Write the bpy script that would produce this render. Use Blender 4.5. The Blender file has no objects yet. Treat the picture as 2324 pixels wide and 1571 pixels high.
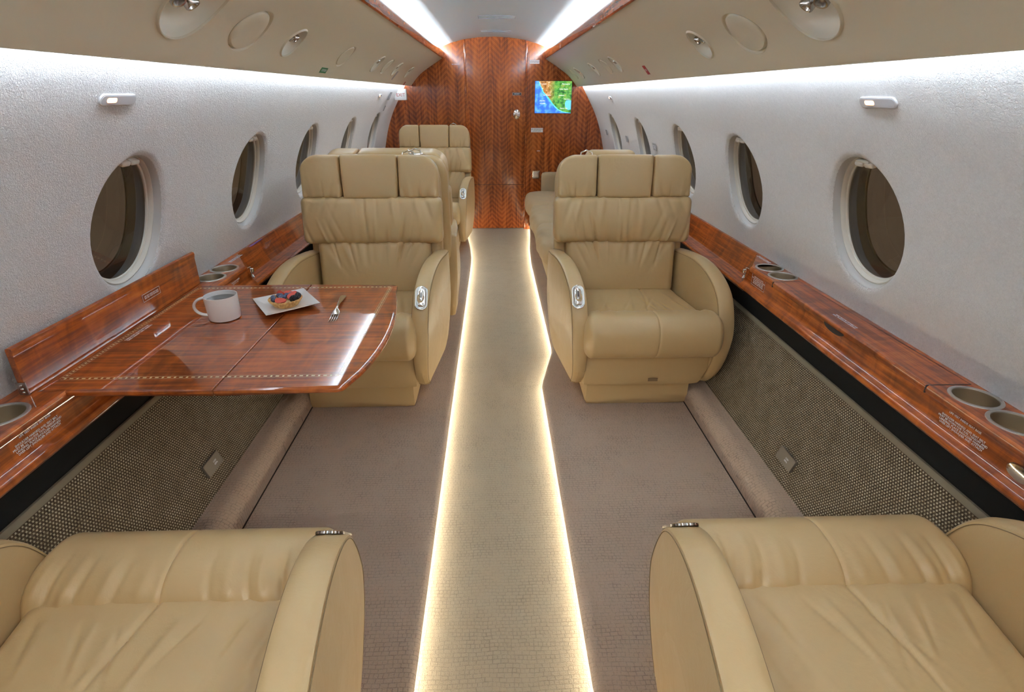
import bpy, bmesh, math, random
from mathutils import Vector, Matrix
random.seed(7)
PI = math.pi
scene = bpy.context.scene
COL = scene.collection

# ------------------------------------------------------------------ camera
cam_d = bpy.data.cameras.new('camera')
cam = bpy.data.objects.new('camera', cam_d)
COL.objects.link(cam)
scene.camera = cam
F_PX, PITCH, YAW, ROLL = 1202.5, .4446, .035, .0038
cam_d.sensor_width = 36
cam_d.lens = F_PX / 2324 * 36
cam_d.clip_start = .01
cp, sp_, cy_, sy_ = math.cos(PITCH), math.sin(PITCH), math.cos(YAW), math.sin(YAW)
fw = Vector((sy_ * cp, cy_ * cp, -sp_)); rt = Vector((cy_, -sy_, 0)); up = rt.cross(fw)
rt2 = math.cos(ROLL) * rt + math.sin(ROLL) * up
up2 = -math.sin(ROLL) * rt + math.cos(ROLL) * up
cam.matrix_world = Matrix(((rt2.x, up2.x, -fw.x, -.0319), (rt2.y, up2.y, -fw.y, 0), (rt2.z, up2.z, -fw.z, 1.3837), (0, 0, 0, 1)))

# ------------------------------------------------------------------ world, exposure
world = bpy.data.worlds.new('world'); scene.world = world; world.use_nodes = True
world.node_tree.nodes['Background'].inputs[0].default_value = (.085, .072, .06, 1)
world.node_tree.nodes['Background'].inputs[1].default_value = 1.0
scene.view_settings.view_transform = 'Standard'
scene.view_settings.look = 'None'
scene.view_settings.gamma = 1
scene.view_settings.exposure = 0.82
scene.cycles.max_bounces = 10
scene.cycles.diffuse_bounces = 6
scene.cycles.glossy_bounces = 5
scene.cycles.transparent_max_bounces = 12
scene.cycles.sample_clamp_indirect = 6
scene.cycles.caustics_reflective = False
scene.cycles.caustics_refractive = False
DOWN = 12.0  # energy of the added aft fill spots
COVE_WALL, COVE_CEIL, FLOOR_LED = 19.0, 280.0, 19.0

# ------------------------------------------------------------------ material helpers
def mat(name, color=(.5, .5, .5), rough=.5, metal=0, coat=0, spec=.5, emit=None, estr=0, sheen=0):
    m = bpy.data.materials.new(name); m.use_nodes = True
    b = m.node_tree.nodes['Principled BSDF']
    b.inputs['Base Color'].default_value = (*color, 1)
    b.inputs['Roughness'].default_value = rough
    b.inputs['Metallic'].default_value = metal
    b.inputs['Coat Weight'].default_value = coat
    b.inputs['Coat Roughness'].default_value = .03
    b.inputs['Specular IOR Level'].default_value = spec
    b.inputs['Sheen Weight'].default_value = sheen
    if emit:
        b.inputs['Emission Color'].default_value = (*emit, 1)
        b.inputs['Emission Strength'].default_value = estr
    return m
class NT:
    def __init__(s, m): s.t = m.node_tree; s.b = s.t.nodes['Principled BSDF']
    def n(s, typ, **kw):
        d = s.t.nodes.new(typ)
        for k, v in kw.items():
            if k == 'inp':
                for a, c in v.items(): d.inputs[a].default_value = c
            else: setattr(d, k, v)
        return d
    def l(s, a, b): s.t.links.new(a, b)
    def coords(s, scale=(1, 1, 1), rot=(0, 0, 0), kind='Object'):
        c = s.n('ShaderNodeTexCoord'); m = s.n('ShaderNodeMapping')
        m.inputs['Scale'].default_value = scale; m.inputs['Rotation'].default_value = rot
        s.l(c.outputs[kind], m.inputs['Vector']); return m.outputs['Vector']
    def noise(s, vec, scale, detail=3, rough=.5, dist=0):
        d = s.n('ShaderNodeTexNoise'); d.inputs['Scale'].default_value = scale
        d.inputs['Detail'].default_value = detail; d.inputs['Roughness'].default_value = rough
        d.inputs['Distortion'].default_value = dist
        s.l(vec, d.inputs['Vector']); return d.outputs['Fac']
    def math(s, op, a, b=None, c=None):
        d = s.n('ShaderNodeMath', operation=op)
        for i, v in enumerate((a, b, c)):
            if v is None: continue
            if isinstance(v, (int, float)): d.inputs[i].default_value = v
            else: s.l(v, d.inputs[i])
        return d.outputs[0]
    def ramp(s, fac, stops):
        d = s.n('ShaderNodeValToRGB'); e = d.color_ramp.elements
        while len(e) < len(stops): e.new(.5)
        for i, (p, c) in enumerate(stops): e[i].position = p; e[i].color = (*c, 1)
        s.l(fac, d.inputs[0]); return d.outputs[0]
    def mix(s, fac, a, b, mode='MIX'):
        d = s.n('ShaderNodeMix', data_type='RGBA', blend_type=mode)
        for i, v in ((0, fac), (6, a), (7, b)):
            if isinstance(v, (int, float)): d.inputs[i].default_value = v
            elif isinstance(v, tuple): d.inputs[i].default_value = (*v, 1)
            else: s.l(v, d.inputs[i])
        return d.outputs[2]
    def bump(s, h, strength=.3, dist=.001, prev=None):
        d = s.n('ShaderNodeBump'); d.inputs['Strength'].default_value = strength
        d.inputs['Distance'].default_value = dist; s.l(h, d.inputs['Height'])
        if prev is not None: s.l(prev, d.inputs['Normal'])
        s.l(d.outputs[0], s.b.inputs['Normal']); return d.outputs[0]
    def color(s, c): s.l(c, s.b.inputs['Base Color'])
    def xyz(s, vec):
        d = s.n('ShaderNodeSeparateXYZ'); s.l(vec, d.inputs[0]); return d.outputs

def wood(name, grain, tone=1.0):
    """glossy figured mahogany; grain = axis index along which the fibres run"""
    m = mat(name, rough=.4, coat=1.0, spec=.05); m.node_tree.nodes['Principled BSDF'].inputs['Coat IOR'].default_value = 1.6; t = NT(m)
    sc = [26, 26, 26]; sc[grain] = 1.3
    v = t.coords(tuple(sc)); fib = t.noise(v, 3.0, 6, .6, .4)
    sc2 = [4, 4, 4]; sc2[grain] = 13
    fig = t.noise(t.coords(tuple(sc2)), 1.3, 3, .55, 1.2)
    big = t.noise(t.coords((1, 1, 1)), 3.0, 2)
    f = t.math('ADD', t.math('MULTIPLY', fib, .52), t.math('MULTIPLY', fig, .30))
    f = t.math('ADD', f, t.math('MULTIPLY', big, .18))
    k = tone
    c = t.ramp(f, [(.34, (.11 * k, .021 * k, .005 * k)), (.46, (.21 * k, .045 * k, .010 * k)), (.55, (.36 * k, .080 * k, .013 * k)), (.68, (.54 * k, .150 * k, .024 * k))])
    t.color(c); return m

def chevron_wood(name):
    m = mat(name, rough=.4, coat=1.0, spec=.05); t = NT(m)
    c = t.n('ShaderNodeTexCoord'); x, y, z = t.xyz(c.outputs['Object'])
    nz = t.noise(t.coords((1, 1, .35)), 6, 3)
    tri = t.math('PINGPONG', t.math('ADD', x, 5.0), .11)
    h = t.math('ADD', t.math('MULTIPLY', z, 1.0), t.math('MULTIPLY', tri, -.95))
    h = t.math('ADD', h, t.math('MULTIPLY', nz, .05))
    s = t.math('SINE', t.math('MULTIPLY', h, 360))
    s2 = t.math('SINE', t.math('MULTIPLY', h, 127))
    fib = t.noise(t.coords((30, 30, 1.2)), 3.0, 5, .6)
    figm = t.noise(t.coords((3, 3, 1.5)), 3.0, 2)
    f = t.math('ADD', t.math('MULTIPLY', t.math('MULTIPLY', s, figm), .075), t.math('MULTIPLY', s2, .05))
    f = t.math('ADD', f, t.math('MULTIPLY', fib, .55))
    f = t.math('ADD', f, t.math('MULTIPLY', t.noise(t.coords((9, 9, .9)), 2.0, 2), .42))
    col = t.ramp(f, [(.28, (.07, .012, .003)), (.41, (.17, .034, .007)), (.52, (.29, .066, .013)), (.68, (.43, .115, .023))])
    t.color(col); m.node_tree.nodes['Principled BSDF'].inputs['Coat Roughness'].default_value = .10; return m

def leather(name, c, rough=.34):
    m = mat(name, c, rough, spec=.5); t = NT(m)
    n = t.noise(t.coords(), 4.0, 3)
    t.color(t.mix(t.math('MULTIPLY', n, .5), c, tuple(a * .86 for a in c)))
    g = t.n('ShaderNodeTexVoronoi'); g.inputs['Scale'].default_value = 420; t.l(t.coords(), g.inputs['Vector'])
    w = t.noise(t.coords(), 14, 4, .55, .6)
    b1 = t.bump(g.outputs['Distance'], .12, .0006)
    t.bump(w, .30, .006, b1)
    t.l(t.math('ADD', t.math('MULTIPLY', w, .15), rough - .07), t.b.inputs['Roughness'])
    return m

def carpet(name, ca, cb, block=1.0):
    m = mat(name, ca, .95, spec=.15, sheen=.25); t = NT(m)
    v = t.coords()
    wob = t.noise(v, 9, 2)
    br = t.n('ShaderNodeTexBrick'); br.offset = .37; br.squash = .6; br.squash_frequency = 3
    for k, a in (('Scale', 30.0), ('Mortar Size', .045), ('Mortar Smooth', .4), ('Brick Width', .62), ('Row Height', .36), ('Bias', 0)): br.inputs[k].default_value = a
    br.inputs['Color1'].default_value = (1, 1, 1, 1); br.inputs['Color2'].default_value = (.78, .78, .78, 1); br.inputs['Mortar'].default_value = (.15, .15, .15, 1)
    vv = t.n('ShaderNodeVectorMath', operation='MULTIPLY_ADD'); t.l(v, vv.inputs[0]); vv.inputs[1].default_value = (1, 1, 1)
    cmb = t.n('ShaderNodeCombineXYZ'); t.l(t.math('MULTIPLY', wob, .02), cmb.inputs[0]); t.l(t.math('MULTIPLY', wob, .015), cmb.inputs[1])
    t.l(cmb.outputs[0], vv.inputs[2]); t.l(vv.outputs[0], br.inputs['Vector'])
    n1 = t.noise(v, 330, 3, .7)
    n2 = t.noise(t.coords((1, 6, 1)), 40, 2)
    n3 = t.noise(v, 2.2, 3)
    msk = t.math('MULTIPLY', t.math('SUBTRACT', 1.0, br.outputs['Color']), t.math('MULTIPLY', t.noise(v, 7, 2), t.noise(t.coords((1, 1, 1), (0, 0, .5)), 31, 2)))
    f = t.math('ADD', t.math('MULTIPLY', t.math('SUBTRACT', 1.0, t.math('MULTIPLY', msk, 2.4)), .46 * block), t.math('MULTIPLY', n1, .74))
    f = t.math('ADD', f, t.math('MULTIPLY', n2, .25)); f = t.math('ADD', f, t.math('MULTIPLY', n3, .25))
    t.color(t.ramp(f, [(.45, cb), (1.0, ca)]))
    t.bump(f, 1.0, .007); return m

def weave(name):
    m = mat(name, (.2, .16, .11), .7, spec=.2); t = NT(m)
    c = t.n('ShaderNodeTexCoord'); x, y, z = t.xyz(c.outputs['Object'])
    PY, PZ = .0098, .0075
    u = t.math('DIVIDE', t.math('ADD', y, 10), PY); w = t.math('DIVIDE', t.math('ADD', z, 10), PZ)
    row = t.math('FLOOR', w)
    u2 = t.math('FRACT', t.math('ADD', u, t.math('MULTIPLY', row, .5)))
    w2 = t.math('FRACT', w)
    du = t.math('ABSOLUTE', t.math('SUBTRACT', u2, .5)); dw = t.math('ABSOLUTE', t.math('SUBTRACT', w2, .5))
    a = t.math('LESS_THAN', du, .22); b = t.math('LESS_THAN', dw, .27)
    dash = t.math('MULTIPLY', a, b)
    n = t.noise(t.coords(), 260, 2, .6); n2 = t.noise(t.coords((1, 1, 1)), 20, 2)
    dark = t.ramp(n, [(.35, (.035, .022, .013)), (.65, (.15, .105, .062))])
    lite = t.ramp(n2, [(.3, (.36, .29, .19)), (.7, (.56, .48, .35))])
    t.color(t.mix(dash, dark, lite))
    t.bump(t.math('MULTIPLY', t.math('COSINE', t.math('MULTIPLY', du, PI)), t.math('COSINE', t.math('MULTIPLY', dw, PI))), .9, .003)
    return m

def wall_fabric(name):
    m = mat(name, (.8, .8, .82), .85, spec=.25); t = NT(m)
    v = t.coords((1, 1, 1))
    n = t.noise(v, 210, 4, .62, .9); n2 = t.noise(v, 60, 2, .5, .5)
    f = t.math('ADD', t.math('MULTIPLY', n, .7), t.math('MULTIPLY', n2, .3))
    t.color(t.ramp(f, [(.3, (.82, .82, .83)), (.7, (.93, .93, .94))]))
    t.bump(f, 1.0, .010); return m

def steel(name, c=(.72, .70, .67), rough=.28):
    m = mat(name, c, rough, metal=1); t = NT(m)
    n = t.noise(t.coords((1, 1, 60)), 40, 2)
    t.l(t.math('ADD', t.math('MULTIPLY', n, .15), rough - .05), t.b.inputs['Roughness']); return m

def glass_pane(name):
    m = bpy.data.materials.new(name); m.use_nodes = True; t = m.node_tree
    for n in list(t.nodes): t.nodes.remove(n)
    o = t.nodes.new('ShaderNodeOutputMaterial'); mx = t.nodes.new('ShaderNodeMixShader')
    tr = t.nodes.new('ShaderNodeBsdfTransparent'); gl = t.nodes.new('ShaderNodeBsdfGlossy'); fr = t.nodes.new('ShaderNodeFresnel')
    tr.inputs[0].default_value = (.62, .56, .50, 1); gl.inputs['Roughness'].default_value = .02; fr.inputs[0].default_value = 1.8
    t.links.new(fr.outputs[0], mx.inputs[0]); t.links.new(tr.outputs[0], mx.inputs[1]); t.links.new(gl.outputs[0], mx.inputs[2]); t.links.new(mx.outputs[0], o.inputs[0])
    return m

M = {}
M['wood_y'] = wood('mahogany along', 1)
M['wood_x'] = wood('mahogany table', 0, 1.0); M['wood_x'].node_tree.nodes['Principled BSDF'].inputs['Coat IOR'].default_value = 1.85
M['chev'] = chevron_wood('chevron mahogany')
M['leather'] = leather('tan leather', (.52, .36, .178))
M['piping'] = mat('dark stitching', (.20, .13, .06), .6)
M['seam'] = mat('seam thread', (.20, .13, .065), .6)
M['suede'] = leather('tan suede', (.42, .30, .17), .85)
M['aisle'] = carpet('aisle carpet', (.50, .405, .285), (.22, .165, .11), .9)
M['plat'] = carpet('platform carpet', (.62, .45, .33), (.25, .165, .115), 1.0)
M['weave'] = weave('woven vinyl')
M['bind'] = mat('binding', (.20, .16, .105), .9)
M['black'] = mat('black felt', (.012, .011, .010), .9, spec=.1)
M['fabric'] = wall_fabric('white wall fabric')
M['psu'] = mat('taupe panel', (.65, .61, .49), .42, spec=.4)
M['cup'] = mat('pale moulded cup', (.76, .73, .63), .4)
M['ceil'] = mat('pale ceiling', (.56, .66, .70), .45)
M['cream'] = mat('cream moulding', (.66, .62, .55), .4)
M['greyring'] = mat('grey window ring', (.50, .49, .48), .3)
M['glass'] = glass_pane('tinted pane')
M['steel'] = steel('brushed steel')
M['well'] = steel('well steel', (.60, .52, .41), .30)
M['barrim'] = mat('light housing', (.58, .58, .60), .4)
M['barface'] = mat('light face', (.50, .50, .54), .35)
M['chrome'] = mat('chrome', (.82, .80, .77), .1, metal=1)
M['nickel'] = mat('dark nickel', (.42, .39, .36), .22, metal=1)
M['white'] = mat('white plastic', (.8, .8, .8), .35)
M['ceramic'] = mat('white ceramic', (.88, .88, .89), .12, coat=.6)
M['print'] = mat('white print', (.75, .74, .80), .6)
M['greyprint'] = mat('grey placard', (.36, .37, .40), .5)
M['darkprint'] = mat('dark print', (.04, .03, .03), .6)
M['red'] = mat('red placard', (.35, .02, .02), .5)
M['green'] = mat('green placard', (.02, .16, .06), .5)
M['coffee'] = mat('coffee', (.012, .008, .006), .03, coat=1)
M['crust'] = mat('baked crust', (.56, .28, .08), .65)
M['custard'] = mat('custard', (.75, .55, .25), .4)
M['blue'] = mat('blueberry skin', (.045, .06, .14), .5)
_t = NT(M['blue']); _n = _t.noise(_t.coords(), 160, 3); _t.color(_t.ramp(_n, [(.35, (.025, .032, .075)), (.65, (.13, .16, .26))]))
_t = NT(M['crust']); _n = _t.noise(_t.coords(), 90, 4); _t.color(_t.ramp(_n, [(.35, (.42, .19, .05)), (.65, (.68, .38, .13))])); _t.bump(_n, .5, .002)
M['berry'] = mat('blackberry skin', (.012, .008, .014), .18)
M['straw'] = mat('strawberry skin', (.36, .008, .008), .3)
M['flesh'] = mat('strawberry flesh', (.52, .06, .03), .4)
M['inlay'] = mat('inlay', (.72, .60, .34), .35, coat=1)
M['gap'] = mat('dark gap', (.015, .006, .003), .7)
M['led_cool'] = mat('cool led', (0, 0, 0), emit=(.76, .87, 1.0), estr=COVE_WALL)
M['led_ceil'] = mat('ceiling led', (0, 0, 0), emit=(.88, .93, 1.0), estr=COVE_CEIL)
M['led_warm'] = mat('warm led', (0, 0, 0), emit=(1.0, .93, .72), estr=FLOOR_LED)
M['amber'] = mat('amber lens', (.5, .3, .2), .3, emit=(1, .42, .16), estr=5)
M['blueplate'] = mat('door plate', (.01, .01, .012), .3)

# ------------------------------------------------------------------ object helpers
def link(name, verts, faces, m, parent=None, smooth=True, mats=None, fm=None):
    me = bpy.data.meshes.new(name); me.from_pydata([tuple(v) for v in verts], [], faces)
    for a in (mats or [m]): me.materials.append(a)
    if fm:
        for p, i in zip(me.polygons, fm): p.material_index = i
    if smooth:
        for p in me.polygons: p.use_smooth = True
        try: me.set_sharp_from_angle(angle=math.radians(38))
        except Exception: pass
        for p in me.polygons:
            if p.loop_total > 4: p.use_smooth = False
    me.update()
    o = bpy.data.objects.new(name, me); COL.objects.link(o)
    if parent: o.parent = parent
    return o
def tag(o, label=None, cat=None, group=None, kind=None):
    if label: o['label'] = label
    if cat: o['category'] = cat
    if group: o['group'] = group
    if kind: o['kind'] = kind
    return o
def empty(name, loc, rz=0):
    o = bpy.data.objects.new(name, None); COL.objects.link(o); o.location = loc; o.rotation_euler = (0, 0, rz)
    o.empty_display_size = .05; return o
class MB:
    def __init__(s): s.v = []; s.f = []; s.m = []
    def add(s, vs, fs, mi=0):
        b = len(s.v); s.v += [tuple(v) for v in vs]; s.f += [tuple(i + b for i in f) for f in fs]; s.m += [mi] * len(fs); return s
    def build(s, name, m, parent=None, smooth=True, mats=None):
        return link(name, s.v, s.f, m, parent, smooth, mats, s.m if mats else None)
def boxg(x0, x1, y0, y1, z0, z1):
    v = [(x, y, z) for x in (x0, x1) for y in (y0, y1) for z in (z0, z1)]
    return v, [(0, 1, 3, 2), (4, 6, 7, 5), (0, 4, 5, 1), (2, 3, 7, 6), (0, 2, 6, 4), (1, 5, 7, 3)]
def gridf(nu, nv, closed_u=False, flip=False):
    fs = []
    for i in range(nu if closed_u else nu - 1):
        for j in range(nv - 1):
            a, b = i * nv + j, ((i + 1) % nu) * nv + j
            q = (a, b, b + 1, a + 1); fs.append(q[::-1] if flip else q)
    return fs
def extr(poly, y0, y1, closed=False, ny=2):
    """section poly [(x,z)] swept along y"""
    n = len(poly); vs = []
    for k in range(ny):
        y = y0 + (y1 - y0) * k / (ny - 1); vs += [(x, y, z) for x, z in poly]
    fs = []
    for k in range(ny - 1):
        for i in range(n if closed else n - 1):
            a, b = k * n + i, k * n + (i + 1) % n; fs.append((a, b, b + n, a + n))
    if closed: fs += [tuple(range(n))[::-1], tuple(range((ny - 1) * n, ny * n))]
    return vs, fs
def lathe(prof, n=48, c=(0, 0, 0), sx=1, sy=1):
    """prof [(r,z)] about z"""
    vs = []
    for k in range(n):
        a = 2 * PI * k / n
        vs += [(c[0] + r * math.cos(a) * sx, c[1] + r * math.sin(a) * sy, c[2] + z) for r, z in prof]
    fs = gridf(n, len(prof), True)
    if prof[0][0] > 1e-6: pass
    return vs, fs
def xf(vs, mtx): return [tuple(mtx @ Vector(v)) for v in vs]
def frame(origin, ax, ay):
    ax = Vector(ax).normalized(); ay = Vector(ay); az = ax.cross(ay).normalized(); ay = az.cross(ax)
    return Matrix(((ax.x, ay.x, az.x, origin[0]), (ax.y, ay.y, az.y, origin[1]), (ax.z, ay.z, az.z, origin[2]), (0, 0, 0, 1)))
def tube(pts, r, n=8, closed=False, mi=0):
    pts = [Vector(p) for p in pts]; m = len(pts); vs = []; prev = None
    for i, p in enumerate(pts):
        if closed: t = pts[(i + 1) % m] - pts[i - 1]
        else: t = pts[min(i + 1, m - 1)] - pts[max(i - 1, 0)]
        t.normalize()
        if prev is None:
            a = Vector((0, 0, 1)) if abs(t.z) < .9 else Vector((1, 0, 0)); u = t.cross(a).normalized()
        else: u = (prev - t * prev.dot(t)).normalized()
        prev = u; w = t.cross(u)
        rr = r[i] if isinstance(r, (list, tuple)) else r
        vs += [tuple(p + rr * (math.cos(2 * PI * k / n) * u + math.sin(2 * PI * k / n) * w)) for k in range(n)]
    fs = []
    for i in range(m if closed else m - 1):
        for k in range(n):
            a, b = i * n + k, i * n + (k + 1) % n; c = ((i + 1) % m) * n
            fs.append((a, b, c + (k + 1) % n, c + k))
    if not closed: fs += [tuple(range(n))[::-1], tuple(range((m - 1) * n, m * n))]
    return vs, fs
def rbox(hx, hy, hz, r, nx=14, ny=8, nz=14, fn=None, c=(0, 0, 0)):
    """rounded box, optional warp fn on points local to its centre"""
    idx = {}; vs = []; fs = []
    def vid(i, j, k):
        key = (i, j, k)
        if key not in idx:
            p = Vector((-hx + 2 * hx * i / nx, -hy + 2 * hy * j / ny, -hz + 2 * hz * k / nz))
            rr = min(r, hx * .999, hy * .999, hz * .999)
            q = Vector((max(-hx + rr, min(hx - rr, p.x)), max(-hy + rr, min(hy - rr, p.y)), max(-hz + rr, min(hz - rr, p.z))))
            d = p - q
            if d.length > 1e-9: p = q + d.normalized() * rr
            if fn: p = Vector(fn(p.copy()))
            idx[key] = len(vs); vs.append((p.x + c[0], p.y + c[1], p.z + c[2]))
        return idx[key]
    for i in range(nx):
        for j in range(ny):
            fs.append((vid(i, j, 0), vid(i, j + 1, 0), vid(i + 1, j + 1, 0), vid(i + 1, j, 0)))
            fs.append((vid(i, j, nz), vid(i + 1, j, nz), vid(i + 1, j + 1, nz), vid(i, j + 1, nz)))
    for i in range(nx):
        for k in range(nz):
            fs.append((vid(i, 0, k), vid(i + 1, 0, k), vid(i + 1, 0, k + 1), vid(i, 0, k + 1)))
            fs.append((vid(i, ny, k), vid(i, ny, k + 1), vid(i + 1, ny, k + 1), vid(i + 1, ny, k)))
    for j in range(ny):
        for k in range(nz):
            fs.append((vid(0, j, k), vid(0, j, k + 1), vid(0, j + 1, k + 1), vid(0, j + 1, k)))
            fs.append((vid(nx, j, k), vid(nx, j + 1, k), vid(nx, j + 1, k + 1), vid(nx, j, k + 1)))
    return vs, fs
def text(name, s, size, mtx, m, parent, align='CENTER', ext=.0002, space=1.0):
    cu = bpy.data.curves.new(name, 'FONT'); cu.body = s; cu.size = size; cu.align_x = align; cu.align_y = 'CENTER'; cu.extrude = ext
    cu.space_line = space; cu.resolution_u = 2
    tmp = bpy.data.objects.new('tmp', cu); COL.objects.link(tmp)
    dg = bpy.context.evaluated_depsgraph_get(); me = bpy.data.meshes.new_from_object(tmp.evaluated_get(dg))
    COL.objects.unlink(tmp); bpy.data.objects.remove(tmp)
    me.transform(mtx); me.materials.clear(); me.materials.append(m)
    o = bpy.data.objects.new(name, me); COL.objects.link(o)
    if parent: o.parent = parent
    return o
def interp(tab, t):
    """smooth-ish monotone table lookup [(t,x)], t ascending"""
    n = len(tab)
    if t <= tab[0][0]: return tab[0][1]
    if t >= tab[-1][0]: return tab[-1][1]
    for i in range(n - 1):
        if tab[i][0] <= t <= tab[i + 1][0]: break
    def sl(k):
        k = max(0, min(n - 1, k)); a = max(0, k - 1); b = min(n - 1, k + 1)
        return (tab[b][1] - tab[a][1]) / (tab[b][0] - tab[a][0])
    h = tab[i + 1][0] - tab[i][0]; w = (t - tab[i][0]) / h
    m0, m1 = sl(i) * h, sl(i + 1) * h; p0, p1 = tab[i][1], tab[i + 1][1]
    return (2 * w**3 - 3 * w * w + 1) * p0 + (w**3 - 2 * w * w + w) * m0 + (-2 * w**3 + 3 * w * w) * p1 + (w**3 - w * w) * m1

C0 = -.012
YB = 5.983          # bulkhead
YR = -1.3           # rear of the modelled cabin
WT = [(.45, 1.205), (.727, 1.19), (.87, 1.152), (1.04, 1.108), (1.205, 1.042), (1.372, .947), (1.45, .90), (1.50, .885), (1.56, .87)]
def wx(z): return interp(WT, z)
def wn(z):
    d = (wx(z + .01) - wx(z - .01)) / .02; l = math.hypot(1, d); return 1 / l, -d / l   # outward normal (x,z)

def holed(S, y0, y1, t0, t1, holes, m=10, ntop=None):
    """surface S(y,t,off)->point, with elliptical holes [(yc,tc,ay,at,fw,fd)]; slot edges halfway between holes.
    returns verts, faces and per-hole edge rings (y,t,off)"""
    mb = MB(); rings = []
    ts = [t0 + (t1 - t0) * i / (2 * m) for i in range(2 * m + 1)]
    cuts = []; cur = y0
    for (yc, tc, ay, at, fw_, fd) in holes:
        a, b = max(cur, yc - ay - fw_ - .05), yc + ay + fw_ + .05
        nxt = [h for h in holes if h[0] > yc]
        if nxt: b = min(b, (yc + ay + fw_ + nxt[0][0] - nxt[0][2] - nxt[0][4]) / 2)
        else: b = min(b, y1)
        if a - cur > 1e-6:
            k = max(2, int((a - cur) / .3) + 1); ys = [cur + (a - cur) * i / (k - 1) for i in range(k)]
            mb.add([S(y, t, 0) for y in ys for t in ts], gridf(k, len(ts)))
        # perimeter, ccw
        per = []; nn = 12
        per += [(a, t) for t in ts[:-1]]
        per += [(a + (b - a) * i / nn, t1) for i in range(nn)]
        per += [(b, t) for t in ts[::-1][:-1]]
        per += [(b - (b - a) * i / nn, t0) for i in range(nn)]
        n = len(per); rr = 14 if fw_ > 0 else 8; vs = []
        for (py, pt) in per:
            ang = math.atan2((pt - tc) / at, (py - yc) / ay)
            ey, et = math.cos(ang), math.sin(ang)
            for k in range(rr):
                if fw_ > 0 and k < 8:
                    u = k / 7; off = fd * (1 - u) ** 2.2
                    y, t = yc + ey * (ay + fw_ * u), tc + et * (at + fw_ * u)
                else:
                    kk = (k - 7) / (rr - 8) if fw_ > 0 else k / (rr - 1)
                    y = (yc + ey * (ay + fw_)) * (1 - kk) + py * kk; t = (tc + et * (at + fw_)) * (1 - kk) + pt * kk; off = 0
                vs.append(S(y, t, off))
        mb.add(vs, gridf(n, rr, True, True))
        rings.append((yc, tc, ay, at, fd)); cur = b
    if y1 - cur > 1e-6:
        k = max(2, int((y1 - cur) / .3) + 1); ys = [cur + (y1 - cur) * i / (k - 1) for i in range(k)]
        mb.add([S(y, t, 0) for y in ys for t in ts], gridf(k, len(ts)))
    return mb, rings
def ring_loft(S, yc, tc, rows, n=64):
    """rows [(ay,at,off)] lofted"""
    vs = []
    for k in range(n):
        a = 2 * PI * k / n
        for (ay, at, off) in rows: vs.append(S(yc + ay * math.cos(a), tc + at * math.sin(a), off))
    return vs, gridf(n, len(rows), True)

# ================================================================== SHELL
def st(o): o['kind'] = 'structure'; return o
# aisle floor and raised platforms
st(MB().add(*boxg(-.6, .6, YR, YB + .02, -.03, 0)).build('floor', M['aisle'], smooth=False))
def platform(name, s, path):
    """path [(x_edge, y)] ; section with soft nosing and an undercut for the light"""
    mb = MB(); vs = []; n = None
    for xe, y in path:
        sec = [(.905, .05), (xe + .03, .05), (xe + .012, .049), (xe + .004, .045), (xe, .038), (xe, .032), (xe + .004, .028), (xe + .020, .027), (xe + .020, -.001)]
        n = len(sec); vs += [(s * x + (C0 if x > .9 else 0), y, z) for x, z in sec]
    mb.add(vs, gridf(len(path), n, False, s > 0)); return st(mb.build(name, M['plat']))
PR = [(.204, YR), (.204, 2.34), (.215, 2.40), (.29, 2.72), (.297, 2.80), (.293, 4.5), (.31, 5.0), (.35, 5.55), (.37, YB)]
PL = [(.247, YR), (.243, 2.0), (.235, 4.5), (.24, 4.7), (.263, 5.05), (.31, 5.5), (.33, YB)]
platform('floor_platform_right', 1, PR); platform('floor_platform_left', -1, PL)
for s, P in ((1, PR), (-1, PL)):
    vs = []
    for x, y in P: vs += [(s * (x + .0185), y, .004), (s * (x + .0185), y, .022)]
    o = link('aisle_light_strip', vs, gridf(len(P), 2, False, s > 0), M['led_warm'], smooth=False)
    tag(o, 'warm glowing light strip under the %s platform edge of the aisle' % ('right' if s > 0 else 'left'), 'light strip', 'floor light strips')

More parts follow.
